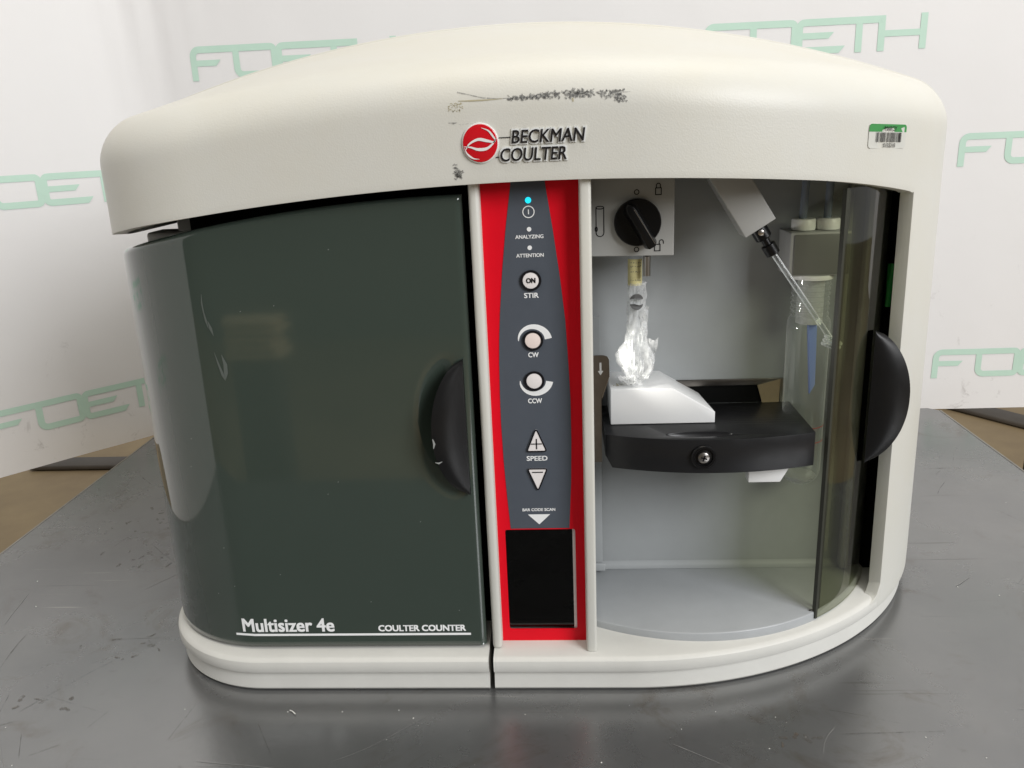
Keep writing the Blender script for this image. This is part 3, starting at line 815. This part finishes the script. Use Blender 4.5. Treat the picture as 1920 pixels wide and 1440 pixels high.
sm_ = strokes('rub_mark', sc, lambda u, v, w: HS(u, v, .0003), M['scuff'], A); sm_['kind'] = 'stuff'
st_ = [([(-.001, .4828), (.008, .4826), (.020, .4827), (.030, .4831)], False, [.0004, .0010, .0008, .0003])]
for _ in range(46):
    x = random.uniform(-.0085, .002); z = random.uniform(.4755, .4815); st_.append(([(x, z), (x+.0007, z+.0003)], False, [random.uniform(.0003, .0007)]*2))
st_.append(([(.0785, .4815), (.0788, .4790)], False, [.001, .0008]))
sm_ = strokes('tan_stain', st_, lambda u, v, w: HS(u, v, .0003), M['stain'], A); sm_['kind'] = 'stuff'

# =================================================================== SAMPLE CHAMBER
CHX, CHY = .18, .208
WY = .134
sc_ = box('back_wall', .086, .338, WY, WY+.003, .040, .437, M['grey_paint'], A)
box('side_wall', .086, .0915, .045, WY-.001, .043, .437, M['grey_paint'], A)
fp = [(.0905, WY-.0005)]+[(CHX+.190*math.sin(a), CHY-.190*math.cos(a)) for a in [math.radians(-28+ (92)*i/40) for i in range(41)]]+[(.352, WY-.0005)]
cf = prism('chamber_floor', fp, .030, .0425, lambda u, v, w: (u, v, w), M['grey_floor'], A); bevel(cf, .0012, 2)
# coved joint between back wall and floor
cv = [(WY-.0002, .0426), (WY-.006, .0427), (WY-.0035, .0436), (WY-.0015, .0456), (WY-.0004, .049)]
V = [(x, y, z) for x in (.0918, .337) for y, z in cv]; n = len(cv)
mesh('cove', V, [(i, (i+1) % n, n+(i+1) % n, n+i) for i in range(n)], M['grey_paint'], A, True)
box('fold_flange', .0918, .1015, WY-.012, WY-.0105, .046, .30, M['grey_paint'], A, .0005)
box('fold_tab', .0918, .104, WY-.016, WY-.0125, .046, .054, M['grey_paint'], A, .001)
box('gap_shade_panel', .3385, .374, WY+.004, WY+.006, .036, .437, M['blackout'], A)  # black sheet put in for the shade of the door's slot
box('inner_trim', .3300, .3375, WY-.012, WY-.001, .0435, .436, M['plate'], A, .002)
box('inner_trim', .3150, .3190, WY-.006, WY-.001, .060, .420, M['plate'], A, .001)
tube('green_reflective_bit', [(.3545, .128, .300), (.3552, .128, .318), (.3560, .128, .338)], .0022, mat('green_reflective_bit', (.02, .30, .06), .25), A, 10)  # short green tube put in for the green reflective bit in the gap
# sliding curved sample door
def cyl_panel(name, a0, a1, r, th, z0, z1, m, parent, n=40):
    V = []; F = []
    for i in range(n+1):
        a = math.radians(a0+(a1-a0)*i/n)
        for rr in (r, r-th):
            for z in (z0, z1): V.append((CHX+rr*math.sin(a), CHY-rr*math.cos(a), z))
    for i in range(n):
        b0 = i*4; b1 = b0+4
        F += [(b0, b1, b1+1, b0+1), (b0+2, b0+3, b1+3, b1+2), (b0+1, b1+1, b1+3, b0+3), (b0, b0+2, b1+2, b1)]
    F += [(0, 1, 3, 2), (n*4, n*4+2, n*4+3, n*4+1)]
    return mesh(name, V, F, m, parent, True, 40)
sd_ = cyl_panel('sample_door', 34.2, 84, .1912, .003, .0365, .4095, M['glass_tint'], A)
cyl_panel('door_edge', 33.35, 34.1, .1916, .0038, .0365, .4095, M['glass_edge'], sd_, 4)
cyl_panel('door_edge', 35.2, 36.0, .1885, .0012, .0380, .4095, M['glass_edge'], sd_, 4)
a = math.radians(51.5); rad = Vector((math.sin(a), -math.cos(a), 0)); tan = Vector((math.cos(a), math.sin(a), 0))
eu = (rad*.86+tan*.51).normalized(); ew = (rad*.51-tan*.86).normalized()
hp = Vector((CHX, CHY, .2295))+rad*.1915
build_pull('sample_door_pull', hp, (0, 0, 1), eu, ew, (.1185), .0320, .004, .006, M['handle'], sd_)

# ---- valve plate and knob
def KF(u, v, w): return Vector((u, .07-w, v))
vp = prism('valve_plate', [(.0915, .3612), (.1590, .3600), (.1590, .437), (.0915, .437)], -.022, 0, KF, M['plate'], A, bw=.0008)
kb = lathe('selector_knob', [(.0187, 0), (.0187, .004), (.0180, .0052), (0, .0052)], (.1296, .0698, .3876), (0, -1, 0), M['black'], A, 64)
# pointer bar across the knob
ang = math.radians(-60); dx, dz = math.cos(ang), math.sin(ang)
def bar(u, v, w): return Vector((.1296+dx*u-dz*v, .0698-.0052-w, .3876+dz*u+dx*v))
P = [(-.0175, .0), (-.0150, .0042), (-.012, .0056), (.0205, .0056), (.0215, .0045), (.0215, -.0045), (.0205, -.0056), (-.012, -.0056), (-.0150, -.0042)]
n = len(P); V = [bar(u, v, 0) for u, v in P]+[bar(u*.99, v*.62, .0125) for u, v in P]
F = [tuple(range(n)), tuple(range(2*n-1, n-1, -1))]+[(i, (i+1) % n, n+(i+1) % n, n+i) for i in range(n)]
bevel(mesh('pointer', V, F, M['black'], kb), .0009, 3, 30)
strokes('pointer_line', [([(-.012, .0022), (.0195, .0030)], False)], lambda u, v, w: bar(u, v, .0127), M['steel'], kb, .0005)
def icon(name, L): strokes(name, L, KF, M['black_print'], vp, .0007, .0003)
for z in (.4112, .3658): icon('dot_symbol', [(circ(.1290, z, .0018, 20), True)])
def padlock(cx, cz, opened):
    w, h = .0044, .0052
    L = [([(cx-w/2, cz-h/2), (cx+w/2, cz-h/2), (cx+w/2, cz+h/2), (cx-w/2, cz+h/2)], True)]
    r = .0016; ox = 0 if not opened else .0032
    s_ = [(cx+ox-r, cz+h/2), (cx+ox-r, cz+h/2+.002)]+[(cx+ox-r*math.cos(PI*i/8), cz+h/2+.002+r*math.sin(PI*i/8)) for i in range(1, 8)]+[(cx+ox+r, cz+h/2+.002), (cx+ox+r, cz+h/2+(.0004 if opened else 0))]
    L.append((s_, False)); return L
icon('padlock_symbol', padlock(.1461, .4112, False)); icon('padlock_symbol', padlock(.1457, .3668, True))
tx, tz = .0998, .3893
icon('tube_symbol', [([(tx-.0031, tz+.0105), (tx-.0031, tz-.0080)]+[(tx-.0031*math.cos(PI*i/10), tz-.0090-.0031*math.sin(PI*i/10)) for i in range(11)]+[(tx+.0031, tz+.0105)], False), (circ(tx, tz+.0108, .0031, 20, ry=.0011), True), (circ(tx-.0030, tz-.0062, .0009, 14, ry=.0018), True)])
lathe('drain_stub', [(.0030, -.012), (.0030, .004), (.0024, .004), (.0022, -.010), (0, -.010)], (.1378, .074, .3555), (0, 0, 1), M['steel'], A, 24)

# ---- sample platform
pl_pts = [(.1019, .0559)]
for i in range(21):
    x = .1019+(.2755-.1019)*i/20; pl_pts.append((x, .285-math.sqrt(.247**2-(x-.195)**2)))
pl_pts = pl_pts[1:]+[(.2755, WY-.001), (.1019, WY-.001)]
pl = prism('platform', pl_pts, .1825, .2120, lambda u, v, w: (u, v, w), M['anodised'], A)
# cut a finger recess into the top and chamfer the lower left end
cut = bpy.data.meshes.new('c'); bm = bmesh.new()
bmesh.ops.create_uvsphere(bm, u_segments=32, v_segments=16, radius=1); bmesh.ops.scale(bm, vec=(.028, .0062, .007), verts=bm.verts); bmesh.ops.translate(bm, vec=(.180, .0525, .2122), verts=bm.verts)
bm.to_mesh(cut); bm.free(); cuto = bpy.data.objects.new('c', cut); COL.objects.link(cuto)
md = pl.modifiers.new('cut', 'BOOLEAN'); md.object = cuto; md.operation = 'DIFFERENCE'; md.solver = 'EXACT'
cut2 = bpy.data.meshes.new('c2'); bm = bmesh.new(); bmesh.ops.create_cube(bm, size=1); bmesh.ops.scale(bm, vec=(.02, .3, .02), verts=bm.verts)
bmesh.ops.rotate(bm, cent=(0, 0, 0), matrix=Matrix.Rotation(math.radians(62), 3, 'Y'), verts=bm.verts); bmesh.ops.translate(bm, vec=(.0948, .1, .1850), verts=bm.verts)
bm.to_mesh(cut2); bm.free(); cuto2 = bpy.data.objects.new('c2', cut2); COL.objects.link(cuto2)
md = pl.modifiers.new('cut2', 'BOOLEAN'); md.object = cuto2; md.operation = 'DIFFERENCE'; md.solver = 'EXACT'
bevel(pl, .0007, 2, 40)
bpy.context.view_layer.update()
nm = bpy.data.meshes.new_from_object(pl.evaluated_get(bpy.context.evaluated_depsgraph_get()))
pl.modifiers.clear(); pl.data = nm; nm.name = 'platform'
try: nm.set_sharp_from_angle(angle=math.radians(40))
except Exception: pass
bpy.data.objects.remove(cuto); bpy.data.objects.remove(cuto2)
lathe('bore_ring', [(.0072, 0), (.0103, 0), (.0103, .0012), (.0096, .0020), (.0080, .0020), (.0072, .0006), (.0072, 0)], (.1815, .0382, .1972), (.04, -1, 0), M['black'], pl, 40)
sr = lathe('platform_screw', [(.0054, -.001), (.0055, .0012), (.0046, .0030), (.0025, .0040), (0, .0043)], (.1815, .0388, .1972), (0, -1, 0), M['steel'], pl, 32)
strokes('cross_slot', [([(-.0026, .0008), (.0026, -.0008)], False), ([(-.0008, -.0026), (.0008, .0026)], False)], lambda u, v, w: Vector((.1815+u, .0344, .1972+v)), M['black_print'], sr, .0012)
tb_ = prism('white_tab', [(.2232, .1655), (.2500, .1655), (.2575, .1790), (.2575, .1822), (.2232, .1822)], -.0, .012, lambda u, v, w: Vector((u, .068-w, v)), M['acetal'], A, bw=.0006)
gv = [([(.213, .075+.0058*k), (.270, .075+.0058*k)], False) for k in range(9)]
gv_ = strokes('tool_marks', gv, lambda u, v, w: Vector((u, v, .2122)), mat('tool_mark', (.035, .035, .036), .3), pl, .0009); gv_['kind'] = 'stuff'
# wall slot behind the platform
sl_ = box('wall_slot', .170, .268, WY-.0022, WY-.0002, .2290, .2352, M['dark_steel'], A, .0005)
box('slot_shade_panel', .170, .2500, WY-.0008, WY-.0003, .2122, .2288, M['blackout'], sl_)  # flat black panel painted in for the shade inside the slot opening
V = [(.2455, WY-.0025, .2290), (.2660, WY-.0025, .2345), (.2655, WY-.0025, .2122), (.2505, WY-.0025, .2122)]
mesh('slot_jamb', V+[(x, WY-.0006, z) for x, y, z in V], [(0, 1, 2, 3), (0, 4, 5, 1), (1, 5, 6, 2), (2, 6, 7, 3), (3, 7, 4, 0)], M['bronze'], sl_)
box('slot_edge', .2662, .2684, WY-.0026, WY-.0004, .2122, .2350, M['steel'], sl_)
# ---- steel guide bracket by the post
gb = prism('guide_bracket', [(.0890, .2835), (.1005, .2835), (.1035, .2825), (.1050, .2800), (.1053, .2665), (.0985, .2470), (.0985, .190), (.0890, .190)], 0, .0012, lambda u, v, w: Vector((u, .05-w, v)), M['dark_steel'], A)
prism('arrow_mark', [(.0972, .2775), (.0988, .2775), (.0988, .2705), (.1003, .2705), (.0980, .2668), (.0957, .2705), (.0972, .2705)], .0012, .0015, lambda u, v, w: Vector((u, .05-w, v)), M['plate'], gb)
strokes('edge_highlight', [([(.1052, .2660), (.0990, .2470)], False)], lambda u, v, w: Vector((u, .0484, v)), M['steel'], gb, .0005)  # bright line painted in for the highlight along the slanted edge
ll = lathe('illuminator', [(.005, 0), (.005, .004), (.0035, .0045), (0, .0045)], (.0915, .0600, .272), (1, 0, 0), M['black'], A, 24)
# ---- stirrer
sa = thing('x', 'x', 'x'); bpy.data.objects.remove(sa)
ax = Vector((.53, 0, -.848)).normalized(); lat = Vector((.848, 0, .53)).normalized()
c0 = Vector((.2245, .070, .3805))
V = []
for s in (-.0135, .0135):
    for d in (-.012, .012):
        for t in (-.075, 0): V.append(c0+lat*s+Vector((0, d, 0))+ax*t)
mo = mesh('stirrer_motor', V, [(0, 1, 3, 2), (4, 6, 7, 5), (0, 4, 5, 1), (2, 3, 7, 6), (0, 2, 6, 4), (1, 5, 7, 3)], M['plate'], A); bevel(mo, .0008, 2)
lathe('chuck', [(.0068, 0), (.0068, .010), (.0060, .011), (.0034, .0112), (.0034, .0165), (.0058, .0170), (.0058, .0255), (.0045, .0262), (0, .0262)], c0, ax, M['black'], mo, 32)
lathe('set_screw', [(.0024, 0), (.0024, .0012), (.0012, .0016), (0, .0016)], c0+ax*.0045+Vector((-.001, -.0066, 0)), (0, -1, 0), M['steel'], mo, 16)
e1 = Vector((.2895, .068, .2847)); s1_ = c0+ax*.0255
tube('stir_rod', [s1_.lerp(e1, i/8) for i in range(9)], .0022, M['rod'], mo, 16)
def coil(c, R, r, turns, pitch, tilt):
    q = Matrix.Rotation(tilt, 3, 'Y'); P = []
    n = int(26*turns)
    for i in range(n+1):
        t = 2*PI*i/26; P.append(Vector(c)+q @ Vector((R*math.cos(t), R*math.sin(t), pitch*i/26)))
    return P
tube('stir_paddle', coil((.2870, .067, .2800), .0066, .0013, 2.6, .0032, .35), .0014, M['rod'], mo, 10)

# ---- vial holder
vh = box('vial_holder', .2570, .3065, .092, .128, .3355, .3720, M['holder'], A, .0012)
box('holder_face', .2600, .3060, .0912, .0935, .3368, .3700, mat('dark_grey_face', (.15, .15, .145), .4), vh, .0006)
for x in (.2715, .2915):
    cpz = lathe('tube_nut', [(.0095, 0), (.0098, .001), (.0098, .008), (.0090, .0092), (0, .0092)], (x, .108, .3725), (0, 0, 1), M['acetal'], vh, 28)
    tube('feed_tube', [(x-.0008, .108, .381), (x, .108, .41), (x+.001, .109, .437)], .0032, M['milky'], vh, 12)
lathe('thread_collar', [(.0, 0), (.0175, 0), (.0180, .001), (.0180, .0040), (0, .0040)], (.281, .108, .3315), (0, 0, 1), M['acetal'], vh, 32)

# ---- glass waste vial (hangs in the holder)
vi = thing('waste_vial', 'clear round-bottomed glass vial with threaded neck and blue tube inside, hanging under the white holder', 'glass vial', (.281, .108, .14))
vc = (.281, .108, 0)
prof = []
for i in range(13):
    t = PI/2*i/12; prof.append((.0178*math.sin(t), .1590-.0178*math.cos(t)))
prof += [(.0178, .20), (.0179, .25), (.0180, .290), (.0175, .2955), (.0150, .2985)]
z = .2990
for k in range(7): prof += [(.0148, z), (.0160, z+.0012), (.0160, z+.0022), (.0148, z+.0034)]; z += .0044
prof += [(.0150, .3312)]
loc(lathe('glass_body', prof, vc, (0, 0, 1), M['glass'], vi, 56), vi)
loc(lathe('stopper', [(.0, .2925), (.0112, .2925), (.0112, .3300), (0, .3300)], vc, (0, 0, 1), M['frost'], vi, 32), vi)
V = []; F = []
bl = [(.2790, .2905), (.2885, .2905), (.2895, .2600), (.2890, .2330), (.2860, .2270), (.2828, .2240)]
bl = [(.2800, .2905), (.2880, .2905), (.2895, .2360), (.2850, .2270)]
loc(prism('blue_tube', bl, -.002, .002, lambda u, v, w: Vector((u, .108-w, v)), M['blue'], vi, bw=.0008), vi)
for z in (.2005, .1865): loc(strokes('graduation_line', [([((.0180)*math.sin(t), z) for t in [math.radians(-25+95*i/16) for i in range(17)]], False)], lambda u, v, w: Vector((.281+u, .108-math.sqrt(.0181**2-u*u), v)), M['red_line'], vi, .0007), vi)
fp_ = [(.0170*math.sin(PI/2*i/8), .1600-.0172*math.cos(PI/2*i/8)) for i in range(6)]
loc(lathe('frosted_tip', fp_+[(0, fp_[-1][1])], vc, (0, 0, 1), M['frost'], vi, 40), vi)

# ---- white angled block on the platform
wb = prism('sample_block', [(.1078, .2124), (.1978, .2124), (.1978, .2222), (.1612, .2435), (.1078, .2460)], 0, -.060, lambda u, v, w: Vector((u, .079-w, v)), M['acetal'])
bm = bmesh.new(); bm.from_mesh(wb.data)
for v in bm.verts:                                        # back edge slants towards the left
    if v.co.y > .1 and v.co.x > .15: v.co.x -= .006
    if v.co.z > .2410: v.co.z = .2445
bm.to_mesh(wb.data); bm.free(); bevel(wb, .0006, 2)
tag(wb, 'white plastic block with a sloping end standing on the black platform', 'block')

# ---- aperture tube wrapped in crumpled film
at = thing('aperture_tube', 'slim glass tube wrapped in crumpled clear film, hanging below the selector knob', 'glass tube', (.129, .085, .25))
loc(lathe('tube_body', [(.0058, .262), (.0058, .3605), (0, .3605)], (.129, .085, 0), (0, 0, 1), M['glass'], at, 28), at)
def lab(u, v, w): return Vector((.129+.0060*math.sin(u/.006), .085-.0060*math.cos(u/.006), v))
V = []; F = []
for i in range(13):
    for z in (.3345, .3565): V.append(lab(-.0085+.017*i/12, z, 0))
for i in range(12): F.append((2*i, 2*i+2, 2*i+3, 2*i+1))
lb = loc(mesh('yellow_label', V, F, M['yellow'], at, True), at)
tk = []
random.seed(5)
for z in (.3535, .3505, .3460, .3390):
    x = -.004
    while x < .005: tk.append(([(x, z), (x+random.uniform(.0004, .0012), z+random.uniform(-.0006, .0006))], False)); x += random.uniform(.0014, .0022)
loc(strokes('label_print', tk, lambda u, v, w: Vector((.129+.0062*math.sin(u/.006), .085-.0062*math.cos(u/.006), v)), M['logo_grey'], at, .0006), at)
V = []; F = []; nz, na = 60, 40
prf = [(0, .0005), (.03, .0070), (.10, .0105), (.20, .0132), (.32, .0120), (.40, .0088), (.6, .0080), (.85, .0076), (1, .0074)]
def rad_(t):
    for (a, ra), (c, rc) in zip(prf, prf[1:]):
        if t <= c: return ra+(rc-ra)*(t-a)/(c-a)
    return prf[-1][1]
for j in range(nz+1):
    t = j/nz; z = .2500+(.3365-.2500)*t
    for k in range(na):
        a = 2*PI*k/na; r = rad_(t); am = .0066*(1-t)**1.1+.0016
        q = Vector((math.cos(a)*2.0, math.sin(a)*2.0, z*34))
        rr = r+am*(noise.noise(q)+.7*noise.noise(q*2.3)+.35*noise.noise(q*5.1))
        if j == nz: rr += .0014*math.sin(a*3+1)
        V.append((.1305+rr*math.cos(a), .085+rr*.8*math.sin(a), z+.0015*noise.noise(q*1.5)))
for j in range(nz):
    for k in range(na):
        k2 = (k+1) % na; F.append((j*na+k, j*na+k2, (j+1)*na+k2, (j+1)*na+k))
fo = loc(mesh('film_wrap', V, F, M['film'], at), at)
# loose flaps of the film
for x, z, w, h, tl in ((.1415, .275, .010, .026, .15), (.1215, .268, .008, .014, -.2), (.1385, .262, .010, .014, .5), (.1335, .306, .012, .020, .1), (.1245, .2525, .016, .008, -1.0)):
    V = []; F = []
    for i in range(7):
        for j in range(7):
            u, v = i/6, j/6; V.append(Vector((x+(u-.5)*w+tl*(v-.5)*h, .080+.003*1.6*noise.noise((u*3+x*900, v*3, 1)), z+(v-.5)*h+.004*noise.noise((u*5, v*5+z*700, 3)))))
    for i in range(6):
        for j in range(6): a = i*7+j; F.append((a, a+7, a+8, a+1))
    loc(mesh('film_flap', V, F, M['film'], fo), at); COL.objects[-1].location = (0, 0, 0)
EM = lambda u, v, w: Vector((.1298+u, .0752+u*u*60, (.3215)+v))
el = [([(-.0056+.0112*i/12, .0010+.0006*math.sin(i*.55)) for i in range(13)], False, [.0004, .0020]+[.0030]*9+[.0020, .0004])]
up = [p for p in circ(0, .0012, .0056, 16, .15, PI-.15)]
dn = [p for p in circ(0, -.0012, .0056, 16, PI+.15, 2*PI-.15)]
loc(prism('film_emblem', up+[(-.002, .0030), (.002, .0018)], 0, .0002, EM, M['logo_grey'], at), at)
loc(prism('film_emblem', dn+[(.002, -.0028), (-.002, -.0016)], 0, .0002, EM, M['logo_grey'], at), at)
# crumbs on the block
random.seed(21)
def crumbs(name, pts, m, rs, parent=None):
    bm = bmesh.new()
    for x, y, z in pts:
        r = random.uniform(*rs)
        g = bmesh.ops.create_icosphere(bm, subdivisions=1, radius=r)
        for v in g['verts']:
            v.co = Vector((v.co.x*random.uniform(.6, 1.5), v.co.y*random.uniform(.6, 1.5), v.co.z*.5))+Vector((x, y, z+r*.4))
    me = bpy.data.meshes.new(name); bm.to_mesh(me); bm.free(); return link(name, me, m)
cr = crumbs('film_crumbs', [(.119+random.gauss(0, .004), .094+random.gauss(0, .003), .2448) for _ in range(22)], M['crumb'], (.0004, .0013)); cr['kind'] = 'stuff'; cr['label'] = 'small pale crumbs of torn film lying on the white block'
cr = crumbs('brown_crumbs', [(.116+random.gauss(0, .003), .091+random.gauss(0, .002), .2450) for _ in range(7)], M['stain'], (.0003, .0009)); cr['kind'] = 'stuff'; cr['label'] = 'few brown crumbs lying on the white block'
cr = crumbs('dark_crumb', [(.2815, .0512, .0428), (.2830, .0515, .0428)], M['dark_steel'], (.0008, .0013)); tag(cr, 'dark crumb on the grey chamber floor near the sliding door', 'crumb')
# grit on the table
pts = [(-.2627, -.0261), (-.1718, -.0295), (-.0773, -.0275), (-.1251, -.0295), (.1156, -.0215), (.1852, -.0294), (.2317, -.0358), (.2494, -.0585), (.3402, -.0588), (.4158, -.0388), (-.0808, -.0625), (.0892, -.0867), (.2389, -.0421)]
pts += [(random.uniform(-.5, .6), random.uniform(-.14, -.015)) for _ in range(22)]+[(random.uniform(.44, .66), random.uniform(0, .4)) for _ in range(8)]+[(random.uniform(-.6, -.33), random.uniform(0, .4)) for _ in range(8)]
gr = crumbs('table_grit', [(x, y, 0) for x, y in pts if not (-.3 < x < .42 and y > -.012)], M['crumb'], (.0002, .0007)); gr['kind'] = 'stuff'; gr['label'] = 'tiny white grit scattered over the steel table'
random.seed(33)
def wear(name, m, lines):
    o = loc(strokes(name, lines, lambda u, v, w: Vector((u, v, .0004)), m, tb), tb); o['kind'] = 'stuff'
def okp(x, y): return not (-.31 < x < .44 and y > -.012)
def scratch(x, y, a, L, w, bend=.3):
    n = 8; P = []
    for i in range(n+1):
        P.append((x, y)); a += random.gauss(0, bend/n); x += math.cos(a)*L/n; y += math.sin(a)*L/n
    return (P, False, [.2*w]+[w*random.uniform(.5, 1.2) for _ in range(n-1)]+[.2*w])
dk, pl_ = [], []
for _ in range(95):
    x, y = random.choice(((random.uniform(-.6, -.3), random.uniform(-.1, .5)), (random.uniform(.40, .66), random.uniform(-.05, .6)), (random.uniform(-.45, .55), random.uniform(-.16, -.02))))
    if not okp(x, y): continue
    (dk if random.random() < .55 else pl_).append(scratch(x, y, random.uniform(0, PI), random.uniform(.01, .11), random.uniform(.0002, .0008), random.uniform(.05, .5)))
wear('dark_scratches', smear_mat('dark_scratch', (.085, .08, .075), 0, .8, 60), [l for l in dk if all(okp(*p) for p in l[0])])
wear('pale_scratches', mat('light_scratch', (.20, .20, .197), .4), [l for l in pl_ if all(okp(*p) for p in l[0])])
rs = []
for cx, cy, n, sp_ in ((-.47, .33, 24, .035), (-.42, .24, 16, .03), (-.36, .06, 10, .02), (.24, -.06, 6, .010), (-.44, -.02, 8, .03)):
    for _ in range(n):
        x, y = cx+random.gauss(0, sp_), cy+random.gauss(0, sp_*.6)
        if okp(x, y): rs.append(scratch(x, y, random.uniform(-.6, 2.2), random.uniform(.003, .012), random.uniform(.0014, .0050), 1.5))
wear('rust_marks', smear_mat('rust_brown', (.10, .08, .062), 0, .55, 110), [l for l in rs if all(okp(*p) for p in l[0])])
fb = strokes('pale_fibre', [([(-.1705, -.0285), (-.1675, -.0300), (-.1640, -.0335)], False)], lambda u, v, w: Vector((u, v, .0012)), M['crumb'], None, .0009)
tag(fb, 'pale straw-like fibre lying on the table below the green door', 'fibre')
